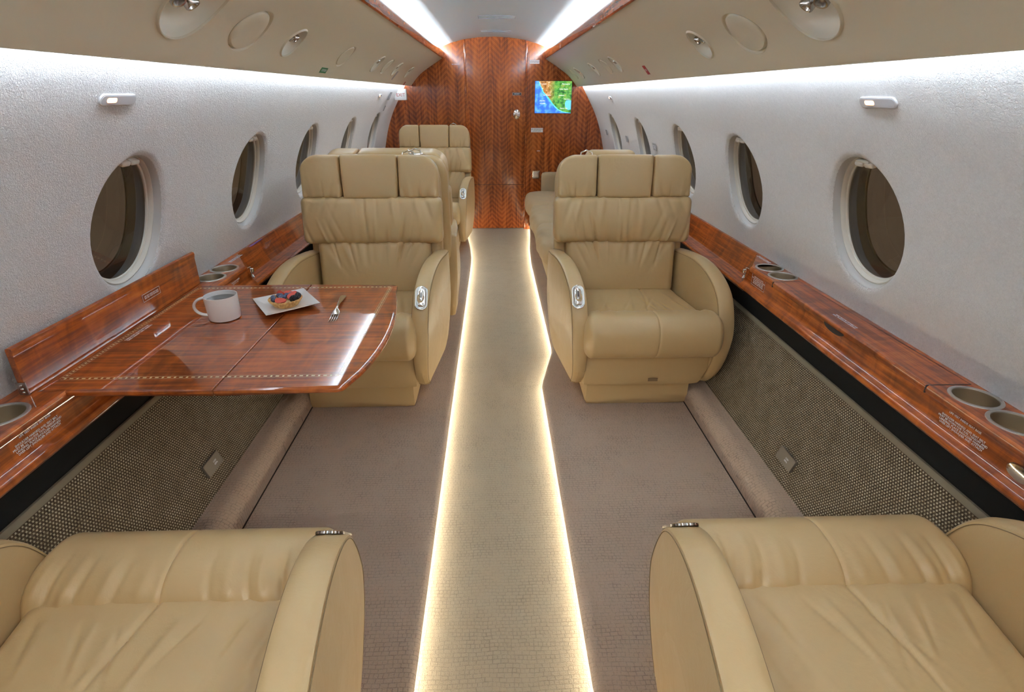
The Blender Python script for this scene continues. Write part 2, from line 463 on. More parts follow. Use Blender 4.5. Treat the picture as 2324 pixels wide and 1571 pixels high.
# walls with window openings
WINR = [1.593, 2.452, 3.275, 4.21, 5.18]; WINL = [1.641, 2.509, 3.315, 4.27, 5.2]
WAY, WAT, WZC = .173, .197, 1.020
def wallS(s):
    def S(y, z, off):
        nx_, nz_ = wn(z); return (s * (wx(z) + nx_ * off) + C0, y, z + nz_ * off)
    return S
nwin = 1
for s, W_, nm in ((1, WINR, 'right'), (-1, WINL, 'left')):
    S = wallS(s)
    extra = [W_[0] - .9, W_[0] - 1.8]
    holes = [(y, WZC, WAY, WAT, .018, .008) for y in sorted(W_ + extra)]
    mb, rings = holed(S, YR, YB, .60, 1.56, holes, 12)
    if s < 0: mb.f = [f[::-1] for f in mb.f]
    st(mb.build('wall_' + nm, M['fabric']))
    for (yc, tc, ay, at, fd) in rings:
        w = st(empty('window_%d' % nwin, S(yc, tc, 0))); nwin += 1
        inv = Matrix.Translation(-Vector(w.location))
        def part(nm_, vs, fs, m_): return link(nm_, xf(vs, inv), fs, m_, w)
        part('reveal', *ring_loft(S, yc, tc, [(ay + .001, at + .001, fd - .001), (ay - .003, at - .003, fd + .004), (ay - .006, at - .006, fd + .018), (ay - .008, at - .008, fd + .024)]), M['greyring'])
        part('frame_ring', *ring_loft(S, yc, tc, [(ay - .004, at - .004, fd + .022), (ay - .012, at - .012, fd + .019), (ay - .016, at - .016, fd + .024), (ay - .017, at - .017, fd + .032), (ay - .022, at - .022, fd + .034), (ay - .024, at - .024, fd + .042)]), M['cream'])
        part('spacer', *ring_loft(S, yc, tc, [(ay - .022, at - .022, fd + .040), (ay - .024, at - .024, fd + .066), (ay - .012, at - .012, fd + .070), (ay - .010, at - .010, fd + .098), (ay - .02, at - .02, fd + .100)]), M['greyring'])
        for nm_, off in (('inner_pane', fd + .038), ('outer_pane', fd + .096)):
            vs = [S(yc, tc, off)]; q = (ay - .018, at - .018)
            for k in range(48):
                a = 2 * PI * k / 48; vs.append(S(yc + q[0] * math.cos(a), tc + q[1] * math.sin(a), off))
            part(nm_, vs, [(0, 1 + k, 1 + (k + 1) % 48)[::-s] for k in range(48)], M['glass'])
        # shade pull at the top of the opening
        mb2 = MB()
        for dy in (-.022, .022):
            c = Vector(S(yc + dy, tc + at - .026, fd + .018)); ax = (0, 1, 0); nz_ = Vector(S(yc, tc + at - .02, 0)) - Vector(S(yc, tc + at - .02, .01))
            fr = frame(c, ax, Vector(S(yc, tc + at - .02, 0)) - Vector(S(yc, tc + at - .06, 0)))
            v, f = rbox(.020, .008, .012, .006, 6, 4, 6); mb2.add(xf(v, inv @ fr), f)
        v, f = rbox(.030, .004, .005, .003, 8, 4, 4); mb2.add(xf(v, inv @ fr @ Matrix.Translation((-.018, .010, -.006))), f)
        mb2.build('shade_pull', M['cream'], w)

# overhead service panels
PT = [(0, (.842, 1.455)), (.08, (.838, 1.452)), (.3, (.790, 1.508)), (.5, (.735, 1.560)), (.72, (.650, 1.617)), (1.0, (.510, 1.699))]
PTX = [(t, p[0]) for t, p in PT]; PTZ = [(t, p[1]) for t, p in PT]
def psuS(s):
    def S(y, t, off):
        x, z = interp(PTX, t), interp(PTZ, t)
        dx, dz = interp(PTX, min(1, t + .02)) - interp(PTX, max(0, t - .02)), interp(PTZ, min(1, t + .02)) - interp(PTZ, max(0, t - .02))
        l = math.hypot(dx, dz); nx_, nz_ = dz / l, -dx / l      # outward (up/outboard)
        return (s * (x + nx_ * off) + C0, y, z + nz_ * off)
    return S
TL = .415   # arc length metres for unit t
FIX = {1: [('cup', 1.448, .55, .106), ('blank', 1.825, .46, .102), ('cup', 2.207, .455, .064), ('blank', 3.02, .46, .08), ('cup', 3.675, .46, .062), ('blank', 3.99, .46, .085), ('cup', 4.44, .46, .062), ('cup', 5.19, .46, .062), ('blank', 5.55, .46, .08)],
       -1: [('cup', 1.50, .545, .108), ('blank', 1.865, .46, .102), ('cup', 2.25, .455, .064), ('blank', 3.02, .45, .085), ('cup', 3.80, .46, .064), ('blank', 4.15, .46, .085), ('cup', 4.55, .46, .062), ('cup', 5.20, .46, .062)]}
FIX[1].pop(3)
for s, nm in ((1, 'right'), (-1, 'left')):
    S = psuS(s); holes = []
    for kind, y, t, r in FIX[s]:
        at = (r * 1.0 if kind == 'cup' else r * .80) / TL
        holes.append((y, t, r, at, .0, 0) if kind == 'cup' else (y, t, r, at, .0, 0))
    holes.sort()
    mb, rings = holed(S, YR, YB, 0, 1, holes, 8)
    if s > 0: mb.f = [f[::-1] for f in mb.f]
    # return lip behind the lower edge
    mb.add(*extr([(s * .842 + C0, 1.455), (s * .8465 + C0, 1.462), (s * .8445 + C0, 1.52), (s * .80 + C0, 1.60)], YR, YB))
    mb.add(*extr([(s * a + C0, b) for a, b in ((.8375, 1.4560), (.8385, 1.4515), (.8415, 1.4500), (.8450, 1.4515), (.8455, 1.4560), (.8440, 1.4590), (.8400, 1.4590))], YR, YB, True))
    st(mb.build('overhead_panel_' + nm, M['psu']))
    for i, (kind, y, t, r) in enumerate(sorted(FIX[s], key=lambda q: q[1])):
        at = (r * 1.0 if kind == 'cup' else r * .80) / TL
        pos = 'the %s overhead panel' % nm
        order = ['nearest', 'second', 'third', 'fourth', 'fifth', 'sixth', 'seventh', 'eighth', 'ninth'][i]
        if kind == 'blank':
            o = empty('blank_cover', S(y, t, 0)); inv = Matrix.Translation(-Vector(o.location))
            rows = [(r + .002, at + .002 / TL, -.001), (r * .97, at * .97, .006), (r * .92, at * .92, .009), (r * .9, at * .9, .002), (r * .86, at * .86, -.001), (r * .5, at * .5, -.002), (.001, .001, -.002)]
            v, f = ring_loft(S, y, t, rows); link('cover_disc', xf(v, inv), f, M['psu'], o)
            tag(o, 'blank taupe oval cover set in %s, %s fitting from the camera' % (pos, order), 'cover', 'blank oval covers overhead')
        else:
            o = empty('air_vent_cup', S(y, t, 0)); inv = Matrix.Translation(-Vector(o.location))
            v, f = ring_loft(S, y, t, [(r + .007, at + .007 / TL, .0), (r + .004, at + .004 / TL, -.005), (r + .0015, at + .0015 / TL, -.005), (r - .001, at - .001 / TL, .0), (r - .001, at - .001 / TL, .004)])
            link('rim', xf(v, inv), f, M['psu'], o)
            dp = .060 if r > .1 else .042
            rows = [(r - .001, at - .001 / TL, 0)] + [(r * math.cos(a), at * math.cos(a), dp * math.sin(a)) for a in [PI / 2 * k / 8 for k in range(1, 8)]] + [(.001, .001, dp)]
            v, f = ring_loft(S, y, t, rows); link('bowl', xf(v, inv), f, M['cup'], o)
            c = Vector(S(y, t, 0)); nrm = (c - Vector(S(y, t, .05))).normalized()
            g = .019 if r > .1 else .016
            for dy in (-1.4 * g, 1.4 * g):
                base = Vector(S(y + dy, min(.97, t + at * (-.10 if r > .1 else .26)), dp * .80)); aim = (nrm + Vector((0, -.25 if dy < 0 else .1, -.1))).normalized()
                fr = frame(base, Vector((0, 1, 0)).cross(aim) if abs(aim.y) < .9 else (1, 0, 0), (0, 1, 0))
                # orient z along aim
                zx = Vector((0, 1, 0)).cross(aim).normalized(); fr = frame(base, zx, aim.cross(zx))
                pr = [(.0, .0), (g * .75, 0), (g * .8, g * .9), (g * 1.0, g * 1.1), (g * 1.0, g * 1.9), (g * .9, g * 2.05), (g * .7, g * 2.0), (g * .5, g * 1.5), (0, g * 1.4)]
                v, f = lathe(pr, 24); link('air_nozzle', xf(v, inv @ fr), f, M['nickel'], o)
            tag(o, 'cup with two metal air nozzles in %s, %s fitting from the camera' % (pos, order), 'air vent', 'air vent cups overhead')
    # wood trim strip and cove lights
    q = lambda L: [(s * a + C0, b) for a, b in L]
    st(MB().add(*extr(q([(.513, 1.696), (.505, 1.694), (.499, 1.700), (.4955, 1.73), (.497, 1.757), (.502, 1.763), (.509, 1.760), (.511, 1.70)]), YR, YB, True)).build('trim_%d' % (1 if s > 0 else 2), M['wood_y']))
    o = MB().add(*extr(q([(.54, 1.738), (.556, 1.728)]), YR, YB)).build('ceiling_light_strip', M['led_ceil'], smooth=False)
    tag(o, 'cool white light strip hidden behind the %s wood ceiling trim' % nm, 'light strip', 'ceiling cove strips')
    MB2 = MB().add(*extr(q([(.511, 1.705), (.575, 1.705), (.585, 1.76)]), YR, YB)); st(MB2.build('ceiling_cove_%s' % nm, M['ceil']))
    o = MB().add(*extr(q([(.8495, 1.472), (.8495, 1.502)]), YR, YB)).build('wall_light_strip', M['led_cool'], smooth=False)
    tag(o, 'cool white light strip washing the top of the %s cabin wall' % nm, 'light strip', 'wall wash strips')
# ceiling dome
dome = [(-.585, 1.76), (-.555, 1.79), (-.50, 1.805), (-.42, 1.832), (-.3, 1.862), (-.15, 1.881), (0, 1.887)]
dome += [(-x, z) for x, z in dome[::-1][1:]]
dm = [(x + C0, z) for x, z in dome]
st(MB().add(*extr(dm, YR, YB, ny=8)).build('ceiling', M['ceil']))
MBt = MB()
for yc in (4.47, 5.42):
    x0, x1 = -.13, .14; h = .08 if yc < 5 else .055
    for a, b, c, d in ((x0, x1, yc - h, yc - h + .004), (x0, x1, yc + h - .004, yc + h), (x0, x0 + .003, yc - h, yc + h), (x1 - .003, x1, yc - h, yc + h)):
        MBt.add(*boxg(a, b, c, d, 1.8785, 1.8885))
MBt.build('ceiling_hatch_seam', M['greyprint'], smooth=False)['kind'] = 'structure'
# rear closure
st(MB().add(*boxg(-1.25, 1.25, YR - .03, YR, 0, 1.95)).build('wall_rear', M['cream'], smooth=False))

# unseen downlights added as fill for the near seats; the fittings are guessed
for i, x in enumerate((-.34, .32)):
    z = 1.847; o = tag(empty('fill_downlight', (x, -.62, z)), 'added fill light in a small round ceiling fitting, unseen in the aft cabin over the %s seats' % ('left', 'right')[i], 'light', 'added aft fill lights')
    v, f = lathe([(.046, .006), (.046, -.004), (.040, -.006), (.036, -.002), (.036, .012)], 32); link('fill_lamp_bezel', v, f, M['chrome'], o)
    v, f = lathe([(.036, .010), (0, .010)], 32); link('fill_lamp_reflector', v, f, M['steel'], o)
    ld = bpy.data.lights.new('fill_spot', 'SPOT'); ld.energy = DOWN; ld.spot_size = math.radians(96); ld.spot_blend = .8; ld.shadow_soft_size = .03; ld.color = (1, .94, .84)
    lo = bpy.data.objects.new('fill_spot', ld); COL.objects.link(lo); lo.parent = o; lo.location = (0, 0, -.012); lo.rotation_euler = (math.radians(30), 0, 0)

# ------------------------------------------------------------------ side build up: roll, woven panel, recess
for s, nm in ((1, 'right'), (-1, 'left')):
    q = lambda L: [(s * a + C0, b) for a, b in L]
    fl = (lambda g: (g[0], [f[::-1] for f in g[1]])) if s > 0 else (lambda g: g)
    st(MB().add(*fl(extr(q([(.883, .04), (.880, .06), (.882, .085), (.892, .108), (.912, .126), (.94, .136), (.985, .137)]), YR, YB))).build('baseboard_' + nm, M['plat']))
    pan = tag(empty('kick_panel', (s * 1.0 + C0, .3, .13)), 'woven brown and cream kick panel along the %s cabin side' % nm, 'panel', 'woven side panels')
    inv = Matrix.Translation(-Vector(pan.location))
    v, f = fl(extr(q([(.975, .130), (.984, .136), (1.003, .18), (1.028, .25), (1.053, .34), (1.075, .43), (1.090, .508)]), YR, YB - .01, ny=3)); link('woven_cover', xf(v, inv), f, M['weave'], pan)
    v, f = extr(q([(1.0905, .506), (1.0825, .508), (1.085, .518), (1.090, .522), (1.098, .521), (1.098, .506)]), YR, YB - .01, True); link('binding_strip', xf(v, inv), f, M['bind'], pan)
    st(MB().add(*extr(q([(1.09, .50), (1.0985, .505), (1.0985, .6115)]), YR, YB)).build('wall_recess_%s' % nm, M['black'], smooth=False))
    # dark strip painting the shadow line of the floor gap
    st(MB().add(*boxg(*(sorted((s * .879 + C0, s * .882 + C0))), YR, YB, .045, .056)).build('floor_gap_shadow_%s' % nm, M['gap'], smooth=False))

# ------------------------------------------------------------------ wood ledges
LIFE = 'LIFE VEST INSIDE SEAT BASE\n\nSHOULDER HARNESS AND SEAT BELT\nMUST BE WORN FOR TAXI, TAKEOFF AND\nLANDING. PLACE SHOULDER HARNESS\nOVER LEFT SHOULDER AND ATTACH\nSTRAP AT BUCKLE'
ZL = .727
def cup_holder(parent, x, y, inv):
    v, f = lathe([(.0462, -.001), (.0468, .0018), (.0480, .0026), (.0525, .0026), (.0552, .0016), (.0558, -.0005)], 48, (x, y, ZL)); link('cup_ring', xf(v, inv), f, M['steel'], parent)
    v, f = lathe([(.0478, .001), (.0465, -.01), (.046, -.080), (.043, -.086), (.001, -.086)], 48, (x, y, ZL)); link('cup_well', xf(v, inv), f, M['well'], parent)
def ledge(s, nm, cups, endy, open_span):
    L = tag(empty('side_ledge', (s * 1.12 + C0, .3, .62)), 'glossy mahogany ledge with cup holders running under the %s windows' % nm, 'ledge', 'side ledges')
    inv = Matrix.Translation(-Vector(L.location)); q = lambda P: [(s * a + C0, b) for a, b in P]
    def S(y, t, off): return (s * t + C0, y, ZL + off)
    holes = [(y, 1.134, .0480, .0480, 0, 0) for y in cups]
    mb, _ = holed(S, YR, endy - .0, 1.068, 1.192, sorted(holes), 5)
    if s < 0: mb.f = [f[::-1] for f in mb.f]
    # diagonal end of the raised top
    y2 = endy + .215
    mb.add([(s * 1.068 + C0, endy, ZL), (s * 1.192 + C0, endy, ZL), (s * 1.192 + C0, y2, ZL)], [(0, 1, 2)])
    mb.add([(s * 1.068 + C0, endy, ZL), (s * 1.192 + C0, y2, ZL), (s * 1.15 + C0, y2 + .03, .62), (s * 1.066 + C0, endy + .05, .62)], [(0, 1, 2, 3)])
    link('ledge_top', xf(mb.v, inv), mb.f, M['wood_y'], L)
    v, f = extr(q([(1.072, ZL), (1.066, ZL + .0005), (1.0615, ZL - .004), (1.0605, ZL - .014), (1.0645, ZL - .021), (1.072, ZL - .024)]), YR, endy); link('ledge_nosing', xf(v, inv), f, M['wood_y'], L)
    v, f = extr(q([(1.072, ZL - .020), (1.071, .66), (1.066, .648), (1.057, .641), (1.052, .634), (1.051, .624), (1.056, .617), (1.066, .615), (1.12, .615)]), YR, endy + .05); link('front_board', xf(v, inv), f, M['wood_y'], L)
    # forward open trough
    v, f = extr(q([(1.192, ZL), (1.186, ZL + .003), (1.178, ZL + .001), (1.174, ZL - .008), (1.150, .650), (1.140, .628), (1.125, .622), (1.072, .622), (1.066, .632), (1.057, .632), (1.051, .624), (1.056, .614), (1.066, .610), (1.12, .610)]), endy + .02, YB - .02); link('trough', xf(v, inv), f, M['wood_y'], L)
    for y in cups: cup_holder(L, s * 1.134 + C0, y, inv)
    return L, inv
RL, RI = ledge(1, 'right', [.839, .949, 1.060, 1.999, 2.112][1:], 2.13, None)
LL, LI = ledge(-1, 'left', [.930, 1.045, 2.034, 2.151], 2.19, None)
def boardfr(s, y, z):   # frame on the front board, text readable from the aisle
    return frame((s * 1.0698 + C0, y, z), (0, -1 if s > 0 else 1, 0), (-.02 * s, 0, 1))
for s, y, P, I in ((1, 1.0, RL, RI), (-1, 1.047, LL, LI)):
    text('life_vest_notice', LIFE, .0074, I @ boardfr(s, y, .676), M['print'], P, space=.95)
# right lid seams, notch, notice plates
mb = MB()
for b in (boxg(1.050, 1.163, 1.121, 1.124, ZL - .001, ZL + .0006), boxg(1.050, 1.153, 1.927, 1.930, ZL - .001, ZL + .0006)): mb.add(*b)
mb.add([(1.1615, 1.121, ZL + .0006), (1.1635, 1.121, ZL + .0006), (1.1545, 1.93, ZL + .0006), (1.1525, 1.93, ZL + .0006)], [(0, 1, 2, 3)])
mb.add(*boxg(1.0478, 1.056, 1.121, 1.124, ZL - .021, ZL)); mb.add(*boxg(1.0478, 1.056, 1.927, 1.930, ZL - .021, ZL))
link('lid_seam', xf(mb.v, RI), mb.f, M['gap'], RL, False)
vs = [(1.0475, 1.515, ZL - .024)] + [(1.0475, 1.515 + .055 * math.cos(PI + PI * k / 12), ZL - .010 + .019 * math.sin(PI + PI * k / 12) * .9) for k in range(13)]
vs = [(x - .0, y, z) for x, y, z in vs]
nt = link('finger_notch', xf([(x, y, z - .004) for x, y, z in vs[1:]] + xf([(x + .004, y, z - .004) for x, y, z in vs[1:]], Matrix()), RI), [tuple(range(13))], M['gap'], RL, False)
def plate(parent, inv, fr, w, h, m, body, size, tm, name='notice_plate', outline=None):
    v, f = boxg(-w / 2, w / 2, -h / 2, h / 2, -.0005, .0006); o = link(name, xf(v, inv @ fr), f, m, parent, False)
    if outline:
        mb = MB(); e = .0009
        for a in ((-w / 2, w / 2, h / 2 - e, h / 2), (-w / 2, w / 2, -h / 2, -h / 2 + e), (-w / 2, -w / 2 + e, -h / 2, h / 2), (w / 2 - e, w / 2, -h / 2, h / 2)): mb.add(*boxg(*a, .0005, .0009))
        link('plate_border', xf(mb.v, inv @ fr), mb.f, outline, o, False)
    if body: text('lettering', body, size, inv @ fr @ Matrix.Translation((0, 0, .0008)), tm, o, space=.95)
    return o
TBL = 'TABLE MUST BE STOWED\nFOR TAXI, TAKEOFF AND LANDING\nLIFE VEST INSIDE SEAT BASE\nSHOULDER HARNESS AND\nSEAT BELT MUST BE WORN'
plate(RL, RI, boardfr(1, 2.055, .682), .115, .046, M['wood_y'], TBL, .0072, M['print'], outline=M['print'])
topR = lambda y, x=1.13: frame((x, y, ZL + .0006), (0, -1, 0), (1, 0, 0))
text('top_notice', 'TABLE MUST BE STOWED FOR\nTAXI, TAKEOFF AND LANDING', .0085, RI @ topR(2.235, 1.155), M['print'], RL)
text('top_notice', 'TABLE MUST BE STOWED FOR\nTAXI, TAKEOFF AND LANDING', .0085, RI @ topR(1.535, 1.092), M['print'], RL)
topL = lambda y, x=-1.13: frame((x, y, ZL + .0006), (0, 1, 0), (-1, 0, 0))
text('top_notice', 'TABLE MUST BE STOWED FOR\nTAXI, TAKEOFF AND LANDING', .0085, LI @ topL(2.30, -1.165), M['print'], LL)
text('top_notice', 'SHOULDER HARNESS\nAND SEAT BELT', .0075, LI @ boardfr(-1, 2.09, .69), M['print'], LL)
# chrome latches at the trough corners
for s, P, I, y in ((1, RL, RI, 2.20), (-1, LL, LI, 2.26)):
    mb = MB(); c = (s * 1.085 + C0, y, .672)
    v, f = rbox(.005, .012, .028, .004, 4, 5, 8, c=c); mb.add(v, f)
    v, f = rbox(.008, .006, .010, .004, 5, 4, 5, c=(c[0] - s * .008, c[1] + .004, c[2] + .012)); mb.add(v, f)
    mb.add(*tube([(c[0] - s * .004, c[1] - .012, c[2] - .01), (c[0] - s * .014, c[1], c[2] - .018), (c[0] - s * .004, c[1] + .012, c[2] - .01)], .003))
    link('latch', xf(mb.v, I), mb.f, M['chrome'], P)
# lever at the right frame edge
v, f = lathe([(0, .006), (.012, .006), (.022, .004), (.025, 0)], 32, sx=1.3, sy=.75); fr = boardfr(1, .845, .672)
link('release_lever', xf(v, RI @ fr), f, M['chrome'], RL)

# left: bin lid standing open against the wall
lid = tag(empty('bin_lid', (-1.17, 1.14, .73)), 'open mahogany bin lid standing upright against the left wall behind the table', 'lid')
inv = Matrix.Translation(-Vector(lid.location))
prof = [(-1.152, .7285), (-1.168, .7285), (-1.1625, .842), (-1.1610, .848), (-1.1555, .850), (-1.1485, .847), (-1.1465, .841), (-1.1500, .825)]
v, f = extr(prof, 1.136, 1.965, True); link('lid_board', xf(v, inv), f, M['wood_y'], lid)
fr = frame((-1.1502, 1.67, .790), (0, 1, 0), (.018, 0, 1))
plate(lid, inv, fr, .095, .024, M['wood_y'], 'LIFE VEST INSIDE SEAT BASE\nSEAT BELT MUST BE WORN', .0062, M['print'], outline=M['print'])
mb = MB(); mb.add(*boxg(-1.160, -1.138, 1.1315, 1.1345, .729, .762)); link('hinge_plate', xf(mb.v, inv @ Matrix.Translation((-.008, 0, .0))), mb.f, M['nickel'], lid, False)
for k in range(3):
    v, f = lathe([(0, .002), (.003, .0015), (.0035, 0)], 12); fr = frame((-1.157, 1.1312, .735 + .0095 * k), (1, 0, 0), (0, 0, 1)); link('hinge_screw', xf(v, inv @ fr), f, M['chrome'], lid)

# ------------------------------------------------------------------ table
tb = tag(empty('folding_table', (-.78, 1.53, ZL)), 'glossy mahogany folding table with inlaid border extended from the left ledge', 'table')
inv = Matrix.Translation(-Vector(tb.location))
ZT = ZL + .001
def leaf(name, outline, th=.019):
    """outline [(x,y)] ccw, bullnosed edge"""
    cx = sum(p[0] for p in outline) / len(outline); cyy = sum(p[1] for p in outline) / len(outline); vs = []; prof = [(0.0062, 0), (.0030, -.0009), (.0008, -.0026), (0, -.006), (0, -.011), (.004, -.017), (.016, -th)]
    n = len(outline)
    for i, (x, y) in enumerate(outline):
        a = Vector(outline[i - 1]); b = Vector(outline[(i + 1) % n]); t = (b - a).normalized(); nr = Vector((-t.y, t.x))
        ek = .35 if abs(x - XS) < .003 else 2.4
        for ins, dz in prof: vs.append((x + nr.x * ins * ek, y + nr.y * ins * ek, ZT + dz))
    fs = gridf(n, len(prof), True, True); k = len(prof)
    fs.append(tuple(i * k for i in range(n))); fs.append(tuple(i * k + k - 1 for i in range(n))[::-1])
    return link(name, xf(vs, inv), fs, M['wood_x'], tb)
def arc(cx, cy_, r, a0, a1, n=8): return [(cx + r * math.cos(a0 + (a1 - a0) * i / n), cy_ + r * math.sin(a0 + (a1 - a0) * i / n)) for i in range(n + 1)]
Y0, Y1, XS, XE = 1.145, 1.938, -.7235, -.392
leaf('fixed_leaf', [(-1.075, Y0), (XS - .0012, Y0), (XS - .0012, Y1), (-1.149, Y1), (-1.149, Y0 + .002)][0:5])
out = [(XS + .0012, Y0)] + arc(XE - .035, Y0 + .022, .022, -PI / 2, -PI / 8, 6)
for k in range(1, 12):
    w = k / 12; y = Y0 + .03 + (Y1 - Y0 - .075) * w; out.append((XE - .014 + .056 * math.sin(PI * w ** .85) ** .8, y))
out += arc(XE - .03, Y1 - .03, .026, PI / 8, PI / 2, 6) + [(XS + .0012, Y1)]
leaf('extension_leaf', out)
mb = MB(); h = ZT + .0003
def dash(p0, p1, n, w=.0042, L=.55):
    p0 = Vector(p0); p1 = Vector(p1); d = (p1 - p0); t = d.normalized(); nr = Vector((-t.y, t.x))
    for i in range(n):
        c = p0 + d * ((i + .5) / n); l = d.length / n * (.30 if i % 2 else .16); ww = w * (.55 if i % 2 else .8)
        mb.add([(*(c - t * l - nr * ww), h), (*(c + t * l - nr * ww), h), (*(c + t * l + nr * ww), h), (*(c - t * l + nr * ww), h)], [(0, 1, 2, 3)])
    for sg in (-1, 1):
        e = .0004; o_ = nr * sg * .0062
        mb.add([(*(p0 + o_ - nr * e), h), (*(p1 + o_ - nr * e), h), (*(p1 + o_ + nr * e), h), (*(p0 + o_ + nr * e), h)], [(0, 1, 2, 3)])
XI0, XI1, YI0, YI1 = -1.128, -.432, 1.212, 1.902
dash((XI0, YI0), (XI1, YI0), 46); dash((XI0, YI1), (XI1 + .012, YI1), 46); dash((XI0, YI0), (XI0, YI1), 60); dash((XI1, YI0), (XI1 + .012, YI1), 60)
link('inlay_border', xf(mb.v, inv), mb.f, M['inlay'], tb, False)
text('table_notice', 'TABLE MUST BE STOWED FOR\nTAXI, TAKEOFF AND LANDING', .0085, inv @ frame((-1.108, 1.50, ZT + .0003), (0, 1, 0), (-1, 0, 0)), M['print'], tb)
mb = MB(); mb.add(*boxg(-1.05, -.50, 1.45, 1.49, ZT - .05, ZT - .022)); mb.add(*boxg(-1.05, -.50, 1.65, 1.69, ZT - .05, ZT - .022)); link('slide_rail', xf(mb.v, inv), mb.f, M['nickel'], tb, False)

# mug
mx, my = -.900, 1.612; mg = tag(empty('coffee_mug', (mx, my, ZT)), 'white ceramic mug of black coffee on the table beside the fruit tart', 'mug')
mr, mh_ = .0495, .078
v, f = lathe([(0, .0), (.042, 0), (.0465, .003), (.0478, .010), (mr, mh_ * .97), (mr - .0008, mh_), (mr - .0025, mh_), (mr - .0035, mh_ * .96), (.044, .010), (.040, .005), (0, .005)], 64); link('cup_body', v, f, M['ceramic'], mg)
v, f = lathe([(.0462, .0645), (0, .0645)], 48); link('coffee', v, f, M['coffee'], mg)
hp = []
for k in range(17):
    a = PI * .5 + PI * k / 16; hp.append((-.0455 + .036 * math.cos(a) * (1 if k else .3), 0, .044 + .029 * math.sin(a)))
hv = []; n = 12
vs = []
for i, p in enumerate(hp):
    p = Vector(p); t = (Vector(hp[min(i + 1, 16)]) - Vector(hp[max(i - 1, 0)])).normalized(); nr = Vector((-t.z, 0, t.x))
    for k in range(n): a = 2 * PI * k / n; vs.append(tuple(p + nr * .0042 * math.cos(a) + Vector((0, 1, 0)) * .0078 * math.sin(a)))
hd = link('mug_handle', vs, gridf(17, n) + [(i * n + n - 1, (i + 1) * n + n - 1, (i + 1) * n, i * n) for i in range(16)], M['ceramic'], mg)
hd.rotation_euler = (0, 0, math.radians(14))
# fix grid closing (ring direction)
# plate
pc = Vector((-.742, 1.715)); pl = tag(empty('dessert_plate', (pc.x, pc.y, ZT)), 'square white plate holding a fruit tart on the table', 'plate')
cor = [Vector((-.861, 1.737)) - pc, Vector((-.757, 1.583)) - pc, Vector((-.620, 1.693)) - pc, Vector((-.722, 1.843)) - pc]
def sq(sc, z, rad=.0):
    o = []
    for i in range(4):
        a, b = cor[i] * sc, cor[(i + 1) % 4] * sc
        for k in range(8): p = a + (b - a) * k / 8; o.append((p.x, p.y, z + (.001 * (abs(k - 4) / 4) ** 2 if z > .01 else 0)))
    return o
rows = [sq(.60, .001), sq(.66, .001), sq(.98, .0155), sq(1.0, .0165), sq(1.0, .0180), sq(.97, .0180), sq(.70, .0065), sq(.55, .005), sq(.02, .005)]
vs = []
for i in range(32): vs += [r[i] for r in rows]
link('plate_body', vs, gridf(32, len(rows), True) + [tuple(i * len(rows) for i in range(32))[::-1]], M['ceramic'], pl)
# tart
tc = (-.738, 1.708); TZ = ZT + .0055; tt = tag(empty('fruit_tart', (*tc, TZ)), 'round baked tart shell topped with berries on the white plate', 'tart')
vs = []; prf = [(0, 0), (.036, 0), (.039, .002), (.052, .021), (.0535, .024), (.0515, .026), (.048, .023), (.044, .017), (0, .016)]; n = 120
for k in range(n):
    a = 2 * PI * k / n; w = math.cos(a * 26)
    for r, z in prf:
        e = .0022 * w * (z / .026 if r > .04 else 0); vs.append(((r + e) * math.cos(a), (r + e) * math.sin(a), z + (.0012 * math.cos(a * 26 + 1) if z > .022 else 0)))
link('pastry_shell', vs, gridf(n, len(prf), True), M['crust'], tt)
v, f = lathe([(.046, .018), (.03, .0205), (0, .021)], 40); link('custard_filling', v, f, M['custard'], tt)
def ico(r, sub=3):
    bm = bmesh.new(); bmesh.ops.create_icosphere(bm, subdivisions=sub, radius=r); v = [tuple(x.co) for x in bm.verts]; f = [tuple(q.index for q in x.verts) for x in bm.faces]; bm.free(); return v, f
def berryball():
    v, f = ico(.0086, 3); o = []
    for p in v:
        p = Vector(p); d = p.normalized(); k = 1.0
        a = math.acos(max(-1, min(1, d.z)))
        if a < .55: k = 1 - .16 * (1 - (a / .42) ** 2) if a < .42 else 1 + .07 * math.sin((a - .42) / .13 * PI) * (.6 + .4 * math.cos(5 * math.atan2(d.y, d.x)))
        o.append(tuple(p * k))
    return o, f
# image-like arrangement: blueberries at the left/back, strawberries centre, blackberries right
BB = [(-.040, .000, 0), (-.031, -.022, .001), (-.017, .008, .004), (-.004, -.003, .003), (.002, .012, .004), (-.012, -.007, .003), (.011, .024, .003), (-.026, .014, .002)]
BL = ['blueberry at the far left rim of the fruit tart', 'blueberry at the front left rim touching the front strawberry', 'blueberry in the left middle behind the front pair', 'blueberry in the very middle of the tart', 'blueberry behind the middle one, beside the tilted strawberry',
      'blueberry just behind the front strawberry half', 'blueberry at the back right beside a blackberry', 'blueberry at the back left by the strawberry piece']
bv, bf = berryball(); pb = None
for i, (dx, dy, dz) in enumerate(BB):
    if pb is None: o = link('blueberry', bv, bf, M['blue']); pb = o
    else: o = pb.copy(); COL.objects.link(o)
    o.location = (tc[0] + dx, tc[1] + dy, TZ + .0265 + dz); o.rotation_euler = (.6 * math.sin(i * 2.1) + .4, .5 * math.cos(i * 1.7), i)
    tag(o, BL[i], 'blueberry', 'blueberries on the tart')
sv = []
